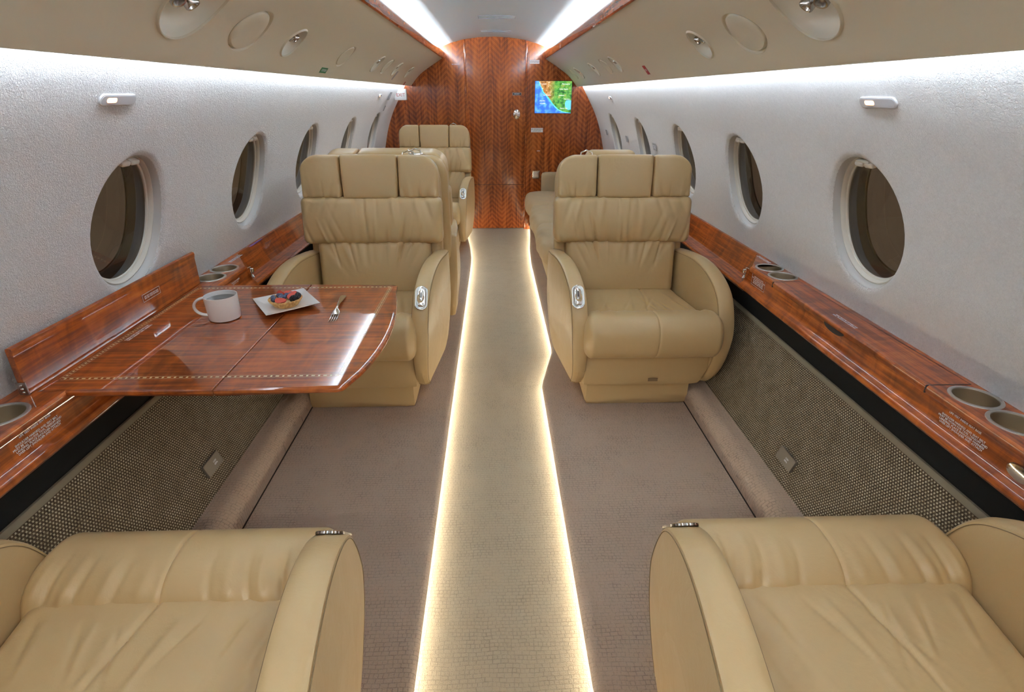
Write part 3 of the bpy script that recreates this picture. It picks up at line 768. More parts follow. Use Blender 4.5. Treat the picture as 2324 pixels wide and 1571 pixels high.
def strawberry(loc, rot, label):
    v, f = rbox(.019, .0085, .0085, .0083, 14, 8, 8, lambda p: Vector((p.x, p.y * (1.15 - .38 * (p.x / .019 + .3) ** 2), p.z * (1.1 - .35 * (p.x / .019 + .3) ** 2))))
    v = [(x, y, min(z, .0022)) for x, y, z in v]; fm = []
    for q in f: fm.append(1 if all(v[i][2] > .0021 for i in q) else 0)
    o = link('strawberry_slice', v, f, M['straw'], None, True, [M['straw'], M['flesh']], fm); o.location = loc; o.rotation_euler = rot
    tag(o, label, 'strawberry', 'strawberry slices on the tart')
strawberry((tc[0] - .004, tc[1] - .031, TZ + .0275), (.75, 0, .05), 'cut strawberry half at the front of the fruit tart')
strawberry((tc[0] + .022, tc[1] + .006, TZ + .034), (.5, -.5, .75), 'tilted strawberry half beside the blackberries')
strawberry((tc[0] - .022, tc[1] + .028, TZ + .029), (.9, .2, -.5), 'strawberry piece at the back left of the fruit tart')
strawberry((tc[0] + .002, tc[1] + .034, TZ + .029), (.9, .1, .3), 'strawberry piece at the back middle of the fruit tart')
def blackberry(loc, rz, label):
    mb = MB(); v, f = ico(.0032, 2)
    for k in range(46):
        a = k * 2.39996; z = 1 - 2 * (k + .5) / 46; r = math.sqrt(1 - z * z); c = Vector((z * .0115, r * math.cos(a) * .0080, r * math.sin(a) * .0080))
        mb.add([tuple(Vector(p) + c) for p in v], f)
    v, f = ico(1, 2); mb.add([(p[0] * .0105, p[1] * .0075, p[2] * .0075) for p in v], f)
    o = mb.build('blackberry', M['berry']); o.location = loc; o.rotation_euler = (0, -.2, rz); tag(o, label, 'blackberry', 'blackberries on the tart')
blackberry((tc[0] + .031, tc[1] - .012, TZ + .028), 1.0, 'black glossy blackberry nearest the front edge of the tart')
blackberry((tc[0] + .040, tc[1] + .006, TZ + .030), 1.3, 'black glossy blackberry at the right rim of the tart')
blackberry((tc[0] + .026, tc[1] + .024, TZ + .028), .4, 'black glossy blackberry at the back right of the tart')
# fork
A = Vector((-.570, 1.800, 0)); B = Vector((-.546, 1.556, 0)); d = (B - A); fl_ = d.length; fk = tag(empty('dinner_fork', (A.x, A.y, ZT), math.atan2(d.y, d.x)), 'polished steel fork lying on the table right of the plate', 'fork')
L = fl_
pts = [(0, .0095, .003), (.01, .0105, .0035), (.04, .0085, .006), (.08, .0045, .010), (.105, .0032, .011), (.118, .0042, .0105), (.126, .0085, .009), (.134, .0118, .007), (.146, .0125, .005), (.152, .0125, .0045)]
sc = L / .205; vs = []
for x, w, z in pts:
    for k in range(10):
        a = 2 * PI * k / 10; vs.append((x * sc, w * math.cos(a), z + .0013 * math.sin(a) + (.0012 if x < .12 else 0)))
link('fork_handle', vs, [(i * 10 + k, i * 10 + (k + 1) % 10, (i + 1) * 10 + (k + 1) % 10, (i + 1) * 10 + k) for i in range(len(pts) - 1) for k in range(10)] + [tuple(range(10))[::-1], tuple(range(90, 100))], M['chrome'], fk)
for j in range(4):
    y = -.0105 + .007 * j
    pr = [(.150, .0022, .0045), (.165, .0019, .0025), (.18, .0016, .0022), (.195, .0013, .004), (.205, .0006, .0065)]
    v, f = tube([(x * sc, y, z) for x, w, z in pr], [w for x, w, z in pr], 8); link('tine', v, f, M['chrome'], fk)

# ================================================================== SEATS
def wr(x, z, k):  # a fold line: (x0, slope, width, amp, zfade centre, zfade half)
    x0, sl, w, a, zc, zh = k; a *= 1.9
    u = (x - x0 - sl * (z - zc)) / w
    fz = max(0, 1 - abs((z - zc) / zh)); return a * math.exp(-u * u) * fz
def folds(seed, n, xr, zc, zh, amp, fan=.5, w=.008):
    r = random.Random(seed); o = []
    for i in range(n):
        x = -xr + 2 * xr * (i + .5 + r.uniform(-.3, .3)) / n
        o.append((x, fan * x / xr * r.uniform(.5, 1.2) + r.uniform(-.12, .12), w * r.uniform(.6, 1.7), amp * r.uniform(.4, 1.2) * r.choice((1, 1, -1, 1.6)), zc, zh * r.uniform(.6, 1.1)))
    return o
def shear(y): return .12 * (.2 - min(y, .46))
ARM = [(.62, .56), (.60, .655), (.56, .672), (.45, .688), (.34, .694), (.25, .686), (.17, .664), (.10, .628), (.055, .585), (.022, .52), (.004, .455), (0, .39), (.006, .32), (.024, .255), (.052, .205), (.080, .178), (.12, .170), (.45, .170), (.58, .18), (.615, .25), (.625, .40)]
def smooth_closed(P, n=120):
    m = len(P); o = []
    for k in range(n):
        u = k / n * m; i = int(u); t = u - i; p0, p1, p2, p3 = (P[(i + j) % m] for j in (-1, 0, 1, 2))
        o.append(tuple(.5 * ((2 * p1[c]) + (-p0[c] + p2[c]) * t + (2 * p0[c] - 5 * p1[c] + 4 * p2[c] - p3[c]) * t * t + (-p0[c] + 3 * p1[c] - 3 * p2[c] + p3[c]) * t**3) for c in (0, 1)))
    return o
AC = smooth_closed(ARM)
def arm_mesh(x0, x1):
    """D shaped arm between lateral x0..x1 (x1 outer side away from sitter)"""
    n = len(AC); cy_c, cz_c = .33, .42; vs = []; w = x1 - x0; sg = 1 if w > 0 else -1; w = abs(w)
    rows = [(0, .11), (0, .05), (0, .016), (.002, .005), (.008, .0008), (.02, -.001), (w / 2, -.003), (w - .02, -.001), (w - .008, .0008), (w - .002, .005), (w, .016), (w + .004, .05), (w + .006, .11)]
    for i, (y, z) in enumerate(AC):
        a, b = AC[i - 1], AC[(i + 1) % n]; t = Vector((b[0] - a[0], b[1] - a[1])).normalized(); nr = Vector((-t.y, t.x))
        for dx, ins in rows:
            yy, zz = y + nr.x * ins, z + nr.y * ins
            if ins > .04:
                f_ = (ins - .016) / .16; yy = y + (cy_c - y) * f_ ; zz = z + (cz_c - z) * f_
            tp = -.028 * max(0, (.45 - zz) / .28) ** 1.3 * sg * (1 if dx > w / 2 else .25)
            vs.append((x0 + sg * dx + shear(yy) + tp, yy, zz))
    k = len(rows); fs = gridf(n, k, True, sg < 0)
    fs.append(tuple(i * k for i in range(n))[::(-1 if sg < 0 else 1)]); fs.append(tuple(i * k + k - 1 for i in range(n))[::(1 if sg < 0 else -1)])
    return vs, fs
def arm_line(x0, dx, sg, ins, i0, i1):
    pts = []; n = len(AC)
    for i in range(i0, i1):
        y, z = AC[i % n]; a, b = AC[(i - 1) % n], AC[(i + 1) % n]; t = Vector((b[0] - a[0], b[1] - a[1])).normalized(); nr = Vector((-t.y, t.x))
        yy, zz = y + nr.x * ins, z + nr.y * ins; tp = -.028 * max(0, (.45 - zz) / .28) ** 1.3 * sg * (1 if dx > .03 else .25)
        pts.append((x0 + sg * dx + shear(yy) + tp, yy, zz))
    return pts
HINGE = Vector((.0, .47, .46))
def make_seat(mirror, name='cabin_seat', recline=9):
    root = empty(name, (0, 0, 0)); mf = -1 if mirror else 1
    def P(nm, g, m, parent=root):
        v, f = g
        if mirror: v = [(-x, y, z) for x, y, z in v]; f = [q[::-1] for q in f]
        return link(nm, v, f, m, parent)
    P('pedestal', rbox(.245, .27, .077, .016, 12, 12, 8, None, (.005, .350, .126)), M['leather'])
    P('lower_skirt', rbox(.285, .28, .085, .022, 14, 14, 8, lambda p: Vector((p.x + (-.03 * max(0, -p.z / .085) * (1 if p.x > 0 else 0)) + shear(.03 + p.y + .28), p.y + .012 * max(0, -p.z / .085), p.z)), (0, .31, .255)), M['leather'])
    # seat cushion with gathers toward the roll
    fk_ = [(-.235, .30, .012, -.0045, 0, 0), (-.20, .42, .007, .0035, 0, 0), (-.15, .10, .012, -.0030, 0, 0), (-.115, .55, .006, -.0040, 0, 0), (-.06, .28, .010, .0040, 0, 0), (-.025, .62, .0065, -.0045, 0, 0), (.055, .10, .012, .0030, 0, 0), (.085, -.22, .0065, -.0045, 0, 0), (.125, -.12, .009, .0042, 0, 0), (.165, -.32, .007, -.0040, 0, 0), (.215, -.10, .012, .0035, 0, 0), (.25, -.28, .008, -.0035, 0, 0)]
    def cf(p):
        z = p.z
        if p.z > 0:
            z += .012 * (1 - (p.x / .28) ** 2) * (1 - (p.y / .22) ** 2)
            for (x0, sl, w, a, zc, zh) in fk_:
                u = (p.x - x0 - sl * (p.y + .2)) / w; z += 1.6 * a * math.exp(-u * u) * max(0, 1 - (p.y + .21) / (.40 if w > .009 else .27)) * min(1, max(0, (p.y + .15) / .06))
            u = (p.x - .012 - .10 * math.sin((p.y + .2) * 3)) / .0055; z -= .0055 * math.exp(-u * u)
        return Vector((p.x + shear(p.y + .30), p.y, z))
    P('seat_cushion', rbox(.278, .21, .065, .03, 190, 50, 6, cf, (0, .30, .425)), M['leather'])
    # front roll
    fr_ = [(-.282, .05, .009, -.0045, 0, 0), (-.255, .10, .006, .0040, 0, 0), (-.238, .08, .007, -.0050, 0, 0), (-.205, .12, .008, .0035, 0, 0), (-.18, .12, .006, -.0045, 0, 0), (-.13, .08, .010, .0025, 0, 0), (-.10, .10, .007, -.0030, 0, 0), (.06, -.05, .012, .0025, 0, 0), (.12, -.10, .008, -.0035, 0, 0), (.15, -.12, .009, .0030, 0, 0), (.195, -.10, .007, -.0048, 0, 0), (.22, -.12, .008, .0040, 0, 0), (.245, -.08, .006, -.0048, 0, 0), (.27, -.08, .008, .0040, 0, 0)]
    nx_, na = 150, 52; vs = []
    for i in range(nx_ + 1):
        x = -.300 + .600 * i / nx_; e = max(0, (abs(x) - .262) / .038); rr = math.sqrt(max(0.0, 1 - e * e)) if e < 1 else 0; rr = .25 + .75 * rr
        if e >= 1: rr = .25
        for k in range(na):
            a = 2 * PI * k / na; c, s_ = math.cos(a), math.sin(a)
            ry, rz = (.118 if c > 0 else .098), .098; sgc = math.copysign(abs(c) ** .85, c); sgs = math.copysign(abs(s_) ** .85, s_)
            dsp = 0
            for (x0, sl, w, am, zc, zh) in fr_: dsp += 1.5 * am * math.exp(-((x - x0 - sl * s_ * .3) / w) ** 2) * max(0, c) ** .8 * min(1, max(0, (s_ - .42) / .2))
            dsp -= .004 * math.exp(-((x - .012) / .0035) ** 2)
            vs.append((x + shear(.05), 0.028 + (ry * rr + dsp) * sgc, .436 + (rz * rr + dsp) * sgs))
    fs = gridf(nx_ + 1, na) + [(i * na + na - 1, (i + 1) * na + na - 1, (i + 1) * na, i * na) for i in range(nx_)]
    fs += [tuple(range(na))[::-1], tuple(range(nx_ * na, (nx_ + 1) * na))]
    P('front_roll', (vs, fs), M['leather'])
    P('inner_armrest', arm_mesh(-.283, -.353), M['leather']); P('outer_armrest', arm_mesh(.283, .352), M['leather'])
    for x0, sg, w in ((-.283, -1, .070), (.283, 1, .069)):
        P('arm_piping', tube(arm_line(x0, w, sg, .010, 8, 92), .0009, 6), M['piping']); P('arm_piping', tube(arm_line(x0, 0, sg, .010, 8, 92), .0009, 6), M['piping'])
    # recline control on the aisle arm
    i = min(range(len(AC)), key=lambda k: (AC[k][0] - .068) ** 2 + (AC[k][1] - .600) ** 2); a, b = AC[i - 2], AC[i + 2]
    t = Vector((0, a[0] - b[0], a[1] - b[1])).normalized(); xc = -.283 - .0375 + shear(.068)
    ctr = Vector((xc, AC[i][0], AC[i][1])) ; fr = frame(ctr, (1, 0, 0), t)
    if fr.col[2].y > 0: fr = frame(ctr, (-1, 0, 0), t)
    def stad(w, h, n=10): return [(w * math.cos(q), (h - w) + w * math.sin(q)) for q in [PI * k / n for k in range(n + 1)]] + [(w * math.cos(q), -(h - w) + w * math.sin(q)) for q in [PI + PI * k / n for k in range(n + 1)]]
    def loft(rows):
        n = len(rows[0][0]); vs = []
        for k in range(n): vs += [(r[0][k][0], r[0][k][1], r[1]) for r in rows]
        fs = gridf(n, len(rows), True); fs.append(tuple(k * len(rows) + len(rows) - 1 for k in range(n))[::-1]); return vs, fs
    v, f = loft([(stad(.0275, .055), -.003), (stad(.0272, .0547), .0012), (stad(.0255, .053), .0024), (stad(.0225, .050), .0024), (stad(.020, .0475), .0008)])
    bz = P('control_bezel', (xf(v, fr), f), M['chrome'])
    v, f = loft([(stad(.0202, .0477), .0012), (stad(.012, .036), .0006)]); P('bezel_recess', (xf(v, fr), f), M['nickel'], bz)
    v, f = loft([(stad(.010, .026), .0005), (stad(.009, .025), .0035), (stad(.004, .019), .0042)]); P('recline_lever', (xf(v, fr @ Matrix.Translation((0, .012, 0))), f), M['chrome'], bz)
    v, f = loft([(stad(.003, .014), .0038), (stad(.002, .013), .0046)]); P('lever_slot', (xf(v, fr @ Matrix.Translation((0, .012, 0))), f), M['darkprint'], bz)
    v, f = rbox(.013, .009, .005, .005, 8, 8, 6, c=(0, -.030, .002)); P('push_button', (xf(v, fr), f), M['chrome'], bz)
    # back parts, local to the hinge: z up the back, y backwards
    bk = []
    def B(nm, g, m, parent=None):
        o = P(nm, g, m, parent or root)
        if parent is None:
            o.location = (HINGE.x, HINGE.y, HINGE.z); o.rotation_euler = (-math.radians(recline), 0, 0); bk.append(o)
        return o
    sh = shear(.47)
    def backshell(p):
        x = p.x; zt = p.z; R = .085
        if abs(x) > .325 - R and zt > 0: zt -= (R - math.sqrt(max(0, R * R - (abs(x) - (.325 - R)) ** 2))) * min(1, zt / .3)
        return Vector((x + sh, p.y, zt))
    B('back_shell', rbox(.325, .045, .34, .032, 26, 6, 28, backshell, (0, .100, .325)), M['leather'])
    f1 = folds(21, 13, .25, .13, .17, -.0036, .6, .0085)
    def lum(p):
        y = p.y
        if p.y < 0:
            y -= .010 * (1 - (p.x / .27) ** 2) * (1 - (p.z / .14) ** 2)
            for k in f1: y -= wr(p.x, p.z, k)
        return Vector((p.x + sh, y, p.z))
    B('lumbar_cushion', rbox(.272, .05, .135, .03, 150, 5, 44, lum, (0, .035, .145)), M['leather'])
    f2 = folds(31, 12, .30, -.105, .19, -.0048, .7, .0095) + folds(37, 10, .29, .105, .17, -.0040, -.55, .0085)
    def mid(p):
        y = p.y
        if p.y < 0:
            y -= .016 * (1 - (p.x / .335) ** 4) * (1 - (p.z / .108) ** 2)
            for k in f2: y -= wr(p.x, p.z, k)
        return Vector((p.x + sh + p.x * .0, y, p.z))
    B('upper_back_cushion', rbox(.334, .065, .111, .032, 170, 6, 44, mid, (0, .040, .374)), M['leather'])
    # head area: two wings and the centre pillow
    f3 = folds(41, 5, .09, -.095, .13, -.0035, .6, .007)
    R = .085; zc = .575; hz = .098
    for sd, lab in ((-1, 'l'), (1, 'r')):
        x0, x1 = (.1345, .322); cx = sd * (x0 + x1) / 2
        def wing(p):
            X = p.x + cx; z = p.z; y = p.y
            ax = abs(X)
            if ax > .322 - R:
                k = min(1, max(0, ax - (.322 - R)) / R); dz = R * (1 - math.sqrt(max(0, 1 - k * k))); z -= dz * max(0, (p.z + hz) / (2 * hz)) ** 1.2
            if p.y < 0:
                y -= .008 * (1 - (p.x / .094) ** 2) * (1 - (p.z / hz) ** 2)
                for k in f3: y -= wr(p.x, p.z, k)
                z = z
            return Vector((X + sh, y, z))
        B('head_wing', rbox((x1 - x0) / 2, .06, hz, .017, 50, 6, 36, wing, (0, .046, zc)), M['leather'])
    def pil(p):
        y = p.y; x = p.x * (1 - .03 * (p.z < 0) * (-p.z / .1))
        if p.y < 0: y -= .008 * (1 - (p.x / .133) ** 4) * (1 - (p.z / .104) ** 4)
        return Vector((x + sh, y, p.z))
    B('headrest_pillow', rbox(.1325, .058, .1005, .014, 30, 6, 24, pil, (0, .042, .5735)), M['leather'])
    hg = B('harness_guide', (lambda g: g)(tube([(-.20 + sh, .12, .665), (-.195 + sh, .12, .69), (-.17 + sh, .12, .70), (-.145 + sh, .12, .69), (-.14 + sh, .12, .665)], .004, 8)), M['chrome'])
    P('guide_base', rbox(.038, .014, .006, .005, 8, 5, 4, None, (-.17 + sh, .12, .672)), M['chrome'], hg)
    # small label on the skirt
    v, f = boxg(-.022, .022, .0155, .0172, .205, .221); P('label_plate', ([(x + .03 + shear(.02), y + .008, z) for x, y, z in v], f), M['seam'])
    return root, bk
def copy_tree(o, parent=None):
    c = o.copy(); COL.objects.link(c); c.parent = parent
    for ch in list(o.children): copy_tree(ch, c)
    return c
def place(o, x, y, rz, label): o.location = (x, y, .0); o.rotation_euler = (0, 0, rz); tag(o, label, 'seat', 'tan leather cabin seats')
def recl(o, deg):
    for ch in o.children:
        if ch.location.length > .1: ch.rotation_euler = (-math.radians(deg), 0, 0)
sA, _ = make_seat(False); sB, _ = make_seat(True)
place(sA, .630, 2.06, 0, 'tan leather seat facing the camera on the right of the aisle')
place(sB, -.648, 2.06, 0, 'tan leather seat facing the camera behind the table on the left')
n1 = copy_tree(sA); place(n1, -.658, .862, PI, 'tan leather seat with its back to the camera at the lower left corner'); recl(n1, 42)
n2 = copy_tree(sB); place(n2, .640, .862, PI, 'tan leather seat with its back to the camera at the lower right corner'); recl(n2, 42)
n3 = copy_tree(sA); place(n3, -.625, 3.545, PI, 'tan leather seat turned away, back to back behind the left facing seat')
n4 = copy_tree(sB); place(n4, -.60, 4.66, 0, 'farthest tan leather seat facing the camera before the wood bulkhead')

# ------------------------------------------------------------------ divan on the right
dv = tag(empty('divan', (.7, 4.5, .05)), 'tan suede divan along the right wall behind the facing seat', 'divan')
inv = Matrix.Translation(-Vector(dv.location))
def D(nm, g, m): return link(nm, xf(g[0], inv), g[1], m, dv)
D('divan_base', rbox(.30, 1.12, .13, .03, 8, 24, 6, lambda p: Vector((p.x + .03 * max(0, -p.z / .13) * (p.x < 0), p.y, p.z)), (.655, 4.62, .182)), M['suede'])
for i in range(3):
    fd_ = folds(50 + i, 6, .3, 0, 1, .004, .1, .03)
    def cu(p):
        z = p.z + (.014 * (1 - (p.y / .38) ** 2) if p.z > 0 else 0) + .004 * math.sin(p.y * 31 + p.x * 23 + i); x = p.x - .012 * math.cos(p.y * 8) * (p.x < 0) + .004 * math.sin(p.y * 40 + p.z * 30)
        return Vector((x, p.y, z))
    D('seat_cushion', rbox(.35, .375, .085, .07, 16, 30, 10, cu, (.645, 3.875 + i * .745, .375)), M['suede'])
    D('back_cushion', rbox(.06, .365, .13, .05, 8, 24, 14, lambda p: Vector((p.x + .12 * p.z, p.y, p.z + .01 * (1 - (p.y / .37) ** 2))), (.97, 3.875 + i * .745, .57)), M['suede'])
D('end_armrest', rbox(.27, .055, .12, .035, 12, 6, 8, None, (.745, 5.80, .52)), M['suede'])
D('end_panel', rbox(.16, .06, .34, .05, 14, 8, 16, None, (.69, 3.43, .735)), M['leather'])
pw = MB().add(*rbox(.045, .17, .12, .04, 8, 14, 10, lambda p: Vector((p.x * (1 - (p.z / .16) ** 2 * .5) + .3 * p.z, p.y, p.z)), (.84, 5.55, .59))).build('throw_cushion', M['suede'])
tag(pw, 'small tan suede cushion leaning at the far end of the divan', 'cushion')

# ================================================================== BULKHEAD
def bulk_poly(xa, xb, z0, n=24, inset=0):
    """panel between xa..xb up to the cabin outline"""
    def top(x):
        x = abs(x - C0)
        if x < .585: return interp([(0, 1.90), (.15, 1.895), (.3, 1.88), (.42, 1.85), (.5, 1.83), (.6, 1.79)], x)
        return 1.79 - (x - .585) * 1.0
    P_ = [(xa, z0), (xb, z0)]
    for k in range(n + 1):
        x = xb + (xa - xb) * k / n; P_.append((x, top(x)))
    return P_
def slab(name, P_, y, th, m, parent=None, inv=Matrix()):
    n = len(P_); vs = [(x, y, z) for x, z in P_] + [(x, y + th, z) for x, z in P_]
    fs = [tuple(range(n)), tuple(range(n, 2 * n))[::-1]] + [((i + 1) % n, i, i + n, (i + 1) % n + n) for i in range(n)]
    return link(name, xf(vs, inv), fs, m, parent, False)
DX0, DX1 = -.303, .312
st(slab('wall_front', bulk_poly(-1.25, DX0 - .003, 0), YB, .02, M['chev']))
st(slab('wall_front_right', bulk_poly(DX1 + .003, 1.25, 0), YB, .02, M['chev']))
dr = st(empty('door_1', (0, YB, 0))); inv = Matrix.Translation((0, -YB, 0))
slab('door_panel', bulk_poly(DX0, DX1, .488), YB + .006, .02, M['chev'], dr, inv)
slab('lower_door_panel', [(DX0, .012), (DX1, .012), (DX1, .484), (DX0, .484)], YB + .006, .02, M['chev'], dr, inv)
slab('threshold', [(DX0, 0), (DX1, 0), (DX1, .011), (DX0, .011)], YB - .004, .02, M['chrome'], dr, inv)
for x in (DX0, DX1): st(MB().add(*tube([(x, YB + .002, 0), (x, YB + .002, 1.86)], .009, 12)).build('trim_%d' % (3 if x < 0 else 4), M['wood_y']))
st(MB().add(*boxg(-1.3, 1.3, YB + .035, YB + .05, -.03, 2)).build('wall_front_backing', M['gap'], smooth=False))
v, f = lathe([(0, .010), (.018, .010), (.026, .007), (.034, .0035), (.036, 0)], 40, sy=1.3); fr = frame((.218, YB + .006, 1.19), (1, 0, 0), (0, 0, 1))
kn = link('door_handle', xf(v, inv @ fr), f, M['chrome'], dr)
v, f = rbox(.006, .022, .006, .005, 4, 8, 4, None, (0, 0, .012)); link('turn_knob', xf(v, inv @ fr @ Matrix.Rotation(.7, 4, 'Z')), f, M['steel'], kn)
fr = frame((.218, YB + .005, 1.381), (1, 0, 0), (0, 0, 1)); plate(dr, inv, fr, .09, .024, M['blueplate'], 'VACANT', .014, M['print'], 'door_plate', outline=M['print'])
def sign(name, x, z, w, h, m, body, size, tm, label, cat='placard', outline=None):
    e = tag(empty(name, (x, YB, z)), label, cat); i2 = Matrix.Translation((-x, -YB, -z)); plate(e, i2, frame((x, YB - .001, z), (1, 0, 0), (0, 0, 1)), w, h, m, body, size, tm, outline=outline); return e
sign('placard', .431, 1.039, .125, .042, M['white'], 'NO SMOKING IN\nLAVATORY', .017, M['darkprint'], 'white no smoking placard on the bulkhead below the map screen')
sign('placard', .392, 1.671, .098, .034, M['white'], 'LAVATORY DOOR MUST\nBE LATCHED OPEN', .0095, M['darkprint'], 'small white placard on the bulkhead above the map screen')
sign('placard', .452, .833, .042, .010, M['chev'], 'EMERG', .011, M['print'], 'tiny white lettering on the bulkhead between placard and switch plate')
sign('placard', -.395, 1.645, .085, .012, M['chev'], 'NO SMOKING', .012, M['print'], 'small white lettering at the upper left of the bulkhead door')
e = tag(empty('switch_plate', (.432, YB, .591)), 'square chrome switch plate low on the bulkhead right of the door', 'switch')
v, f = rbox(.041, .004, .041, .004, 8, 3, 8, None, (0, -.003, 0)); link('plate_frame', v, f, M['chrome'], e)
v, f = rbox(.031, .003, .031, .003, 6, 3, 6, None, (0, -.006, 0)); link('plate_face', v, f, M['steel'], e)

# map screen
def emi(name, c, s=1.0):
    m = mat(name, (0, 0, 0), .3, emit=c, estr=s); return m
sx0, sx1, sz0, sz1 = .403, .776, 1.203, 1.500
sc_ = tag(empty('map_screen', (.59, YB, 1.35)), 'small display on the bulkhead showing a coloured map of western North America', 'screen')
i2 = Matrix.Translation((-.59, -YB, -1.35))
v, f = boxg(sx0 - .004, sx1 + .004, YB - .006, YB - .001, sz0 - .004, sz1 + .004); link('screen_frame', xf(v, i2), f, M['blueplate'], sc_, False)
mo = emi('map sea', (.05, .16, .85), 1.0); t = NT(mo)
n_ = t.noise(t.coords(), 22, 4); t.l(t.ramp(n_, [(.42, (.03, .13, .80)), (.55, (.06, .25, .95)), (.62, (.12, .36, .95))]), t.b.inputs['Emission Color'])
mland = emi('map land', (.3, .25, .1), 1.0); t = NT(mland)
n_ = t.noise(t.coords(), 30, 5, .75); c1 = t.ramp(n_, [(.36, (.06, .03, .01)), (.45, (.30, .12, .03)), (.55, (.42, .20, .05)), (.66, (.75, .60, .42))])
n2_ = t.noise(t.coords(), 26, 4, .7); c2 = t.ramp(n2_, [(.38, (.01, .09, .02)), (.5, (.07, .30, .05)), (.6, (.18, .36, .06)), (.7, (.35, .32, .1))])
tx = t.n('ShaderNodeTexCoord'); x_, y_, z_ = t.xyz(tx.outputs['Object'])
t.l(t.mix(t.math('SMOOTH_MIN', 1.0, t.math('MAXIMUM', 0.0, t.math('MULTIPLY', t.math('ADD', x_, t.math('MULTIPLY', t.noise(t.coords(), 9, 2), .10)), 14.0)), .1), c1, c2), t.b.inputs['Emission Color'])
def sp(u, w, k): return (sx0 + (sx1 - sx0) * u, YB - .0062 - .0004 * k, sz1 - (sz1 - sz0) * w)
def poly(nm, P_, k, m): return link(nm, xf([sp(u, w, k) for u, w in P_], i2), [tuple(range(len(P_)))[::-1]], m, sc_, False)
poly('map_sea', [(0, 0), (1, 0), (1, 1), (0, 1)], 0, mo)
coast = [(.10, 0), (.13, .08), (.16, .16), (.20, .24), (.24, .34), (.30, .42), (.36, .50), (.42, .58), (.50, .70), (.58, .80), (.66, .88), (.76, .94), (.88, .97), (1.0, .99)]
poly('map_shallows', [(u - .02 - .012 * math.sin(i * 2.2), w + .02) for i, (u, w) in enumerate(coast)][1:-1] + [(1, .995), (1, .5), (.3, 0), (.1, 0)], 1, emi('map shallows', (.10, .62, .75), 1.0))
poly('map_land', [(u + .012 * math.sin(i * 3.1), w) for i, (u, w) in enumerate(coast[:-1])] + [(1, .99), (1, 0)], 2, mland)
poly('map_gulf', [(.86, .60), (.93, .585), (1, .60), (1, .88), (.93, .90), (.87, .86), (.84, .78), (.83, .68)], 3, emi('map gulf', (.12, .50, .80), 1.0))
poly('map_baja_water', [(.33, .46), (.36, .48), (.52, .74), (.50, .75), (.40, .62)], 3, emi('map gulf of california', (.05, .55, .60), 1.0))
mw = emi('map lettering', (.95, .95, .95), 1.0); ml = emi('map border line', (.03, .03, .02), .3)
for s_, u, w, z_ in (('PACIFIC', .21, .615, .016), ('OCEAN', .21, .695, .016), ('Minneapolis', .84, .09, .017), ('Cedar Rapids', .78, .245, .016), ('Los Angeles', .33, .43, .016), ('Lubbock', .73, .44, .016), ('Houston', .88, .555, .016), ('Mexico City', .80, .845, .016), ('Port Hardy', .22, .09, .014)):
    text('map_lettering', s_, z_, i2 @ frame(sp(u, w, 5), (1, 0, 0), (0, 0, 1)), mw, sc_)
mb = MB()
for u0, w0, u1, w1 in ((.68, .0, .68, .34), (.80, .02, .80, .5), (.92, .1, .92, .5), (.62, .17, 1, .17), (.60, .34, 1, .34), (.70, .28, .95, .28), (.45, .12, .62, .12), (.30, .25, .5, .25), (.5, .1, .5, .45), (.62, .34, .62, .52)):
    a, b = Vector(sp(u0, w0, 4)), Vector(sp(u1, w1, 4)); e_ = .0008
    mb.add([(min(a.x, b.x) - e_, a.y, min(a.z, b.z) - e_), (max(a.x, b.x) + e_, a.y, min(a.z, b.z) - e_), (max(a.x, b.x) + e_, a.y, max(a.z, b.z) + e_), (min(a.x, b.x) - e_, a.y, max(a.z, b.z) + e_)], [(0, 1, 2, 3)])
link('map_borders', xf(mb.v, i2), mb.f, ml, sc_, False)

# ================================================================== WALL FITTINGS
def wallfr(s, y, z):
    S = wallS(s); c = Vector(S(y, z, 0)); upv = Vector(S(y, z + .01, 0)) - c
    return c, frame(c, (0, -s, 0), upv)
def stadium(w, h, n=10): return [((w - h) + h * math.cos(q), h * math.sin(q)) for q in [-PI / 2 + PI * k / n for k in range(n + 1)]] + [(-(w - h) + h * math.cos(q), h * math.sin(q)) for q in [PI / 2 + PI * k / n for k in range(n + 1)]]
def loft2(rows, cap=True):
    n = len(rows[0][0]); vs = []
    for k in range(n): vs += [(r[0][k][0], r[0][k][1], r[1]) for r in rows]
    fs = gridf(n, len(rows), True)
    if cap: fs.append(tuple(k * len(rows) + len(rows) - 1 for k in range(n))[::-1])
    return vs, fs
def reading_bar(s, y, z, hw, hh, label):
    c, fr = wallfr(s, y, z); o = tag(empty('reading_light', c), label, 'light', 'wall reading lights'); inv = Matrix.Translation(-c)
    v, f = loft2([(stadium(hw, hh), -.002), (stadium(hw, hh), .003), (stadium(hw - .001, hh - .001), .0045), (stadium(hw - .003, hh - .003), .0045)]); link('light_housing', xf(v, inv @ fr), f, M['barrim'], o)
    v, f = loft2([(stadium(hw * .95, hh * .78), .0044), (stadium(hw * .94, hh * .77), .0052)]); link('light_face', xf(v, inv @ fr), f, M['barface'], o)
    sgn = -1
    v, f = loft2([(stadium(hw * .27, hh * .42), .0053), (stadium(hw * .25, hh * .38), .0060)]); link('amber_lens', xf(v, inv @ fr @ Matrix.Translation((-hw * .40, 0, 0))), f, M['amber'], o)
reading_bar(-1, 1.481, 1.368, .070, .0145, 'oblong wall light with amber glow above the first left window')
reading_bar(1, 1.434, 1.368, .070, .0145, 'oblong wall light with amber glow above the first right window')
reading_bar(-1, 4.88, 1.366, .055, .012, 'small distant amber wall light near the exit sign on the left wall')
reading_bar(1, 4.82, 1.356, .055, .012, 'small distant amber wall light on the right wall near the bulkhead')
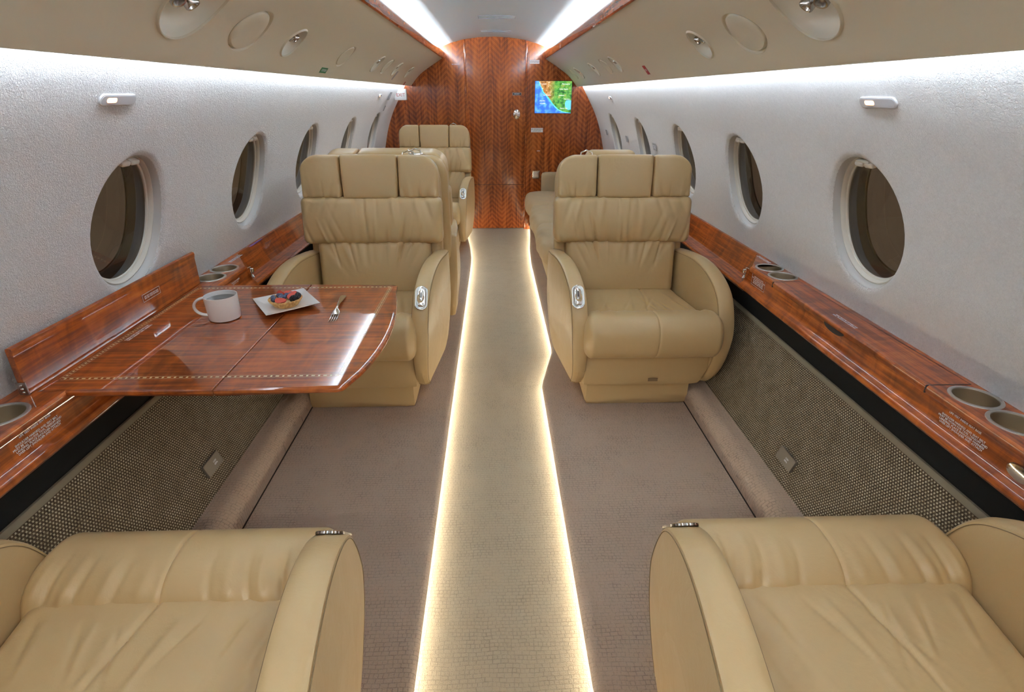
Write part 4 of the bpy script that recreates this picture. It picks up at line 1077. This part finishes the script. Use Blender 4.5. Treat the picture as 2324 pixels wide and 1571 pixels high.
def wplac(s, y, z, w, h, m, label, body=None, size=.01, tm=None, outline=None, S_=None):
    c, fr = wallfr(s, y, z); fr = fr @ Matrix.Translation((0, 0, .006)); o = tag(empty('placard', c), label, 'placard'); inv = Matrix.Translation(-c); plate(o, inv, fr, w, h, m, body, size, tm or M['print'], outline=outline)
wplac(-1, 5.33, 1.362, .10, .075, M['greyprint'], 'grey instruction placard on the left wall beside the exit sign', 'EXIT\nPULL HANDLE\nDOWN', .016)
wplac(-1, 5.34, 1.262, .04, .05, M['greyprint'], 'tiny grey placard above the farthest left window')
wplac(1, 5.587, 1.044, .07, .05, M['greyprint'], 'grey placard beyond the farthest right window')
wplac(1, 4.716, 1.046, .07, .05, M['greyprint'], 'grey placard between the fourth and fifth right windows')
wplac(1, 3.868, 1.056, .08, .05, M['greyprint'], 'grey placard between the third and fourth right windows', 'SHOULDER\nHARNESS', .013)
for s, y, t, w, h, m, lab, body in ((-1, 2.84, .2, .10, .028, M['green'], 'green placard on the lower edge of the left overhead panel', 'OXYGEN'), (-1, 5.45, .14, .05, .035, M['red'], 'small red placard near the far end of the left overhead panel', None), (1, 3.14, .27, .050, .055, M['red'], 'small red placard on the lower right overhead panel', 'EXIT'), (-1, 4.72, .30, .05, .09, M['greyprint'], 'grey text placard between far air vents on the left overhead panel', None)):
    S = psuS(s); c = Vector(S(y, t, -.0015)); upv = Vector(S(y, t + .05, -.0015)) - c; fr = frame(c, (0, -s, 0), upv)
    o = tag(empty('placard', c), lab, 'placard'); plate(o, Matrix.Translation(-c), fr, w, h, m, body, .018, M['print'])
# exit sign
ex = tag(empty('exit_sign', (-.918, 5.70, 1.372)), 'white box exit sign with red letters on the left wall by the bulkhead', 'exit sign')
v, f = rbox(.058, .03, .050, .008, 6, 6, 6); link('sign_box', v, f, M['white'], ex)
text('exit_lettering', 'EXIT', .040, frame((.004, -.0305, -.004), (1, 0, 0), (0, 0, 1)), M['red'], ex)
# outlet boxes on the woven panels
for s, y, z, lab in ((1, 1.495, .212, 'grey metal outlet cover on the right woven panel'), (-1, 1.525, .212, 'grey metal outlet cover on the left woven panel')):
    x = interp([(.136, .984), (.18, 1.003), (.25, 1.028), (.34, 1.053)], z); c = Vector((s * x + C0, y, z)); fr = frame(c, (0, -s, 0), (s * .35, 0, 1))
    o = tag(empty('outlet_cover', c), lab, 'outlet', 'outlet covers'); inv = Matrix.Translation(-c)
    v, f = rbox(.050, .024, .006, .003, 8, 6, 3, None, (0, 0, .005)); link('cover_plate', xf(v, inv @ fr), f, mat('bronze cover', (.20, .17, .14), .45, metal=.6) if s > 0 else bpy.data.materials['bronze cover'], o)
    text('cover_lettering', '115V\n60Hz', .009, inv @ fr @ Matrix.Translation((.01, 0, .0115)), M['print'], o)
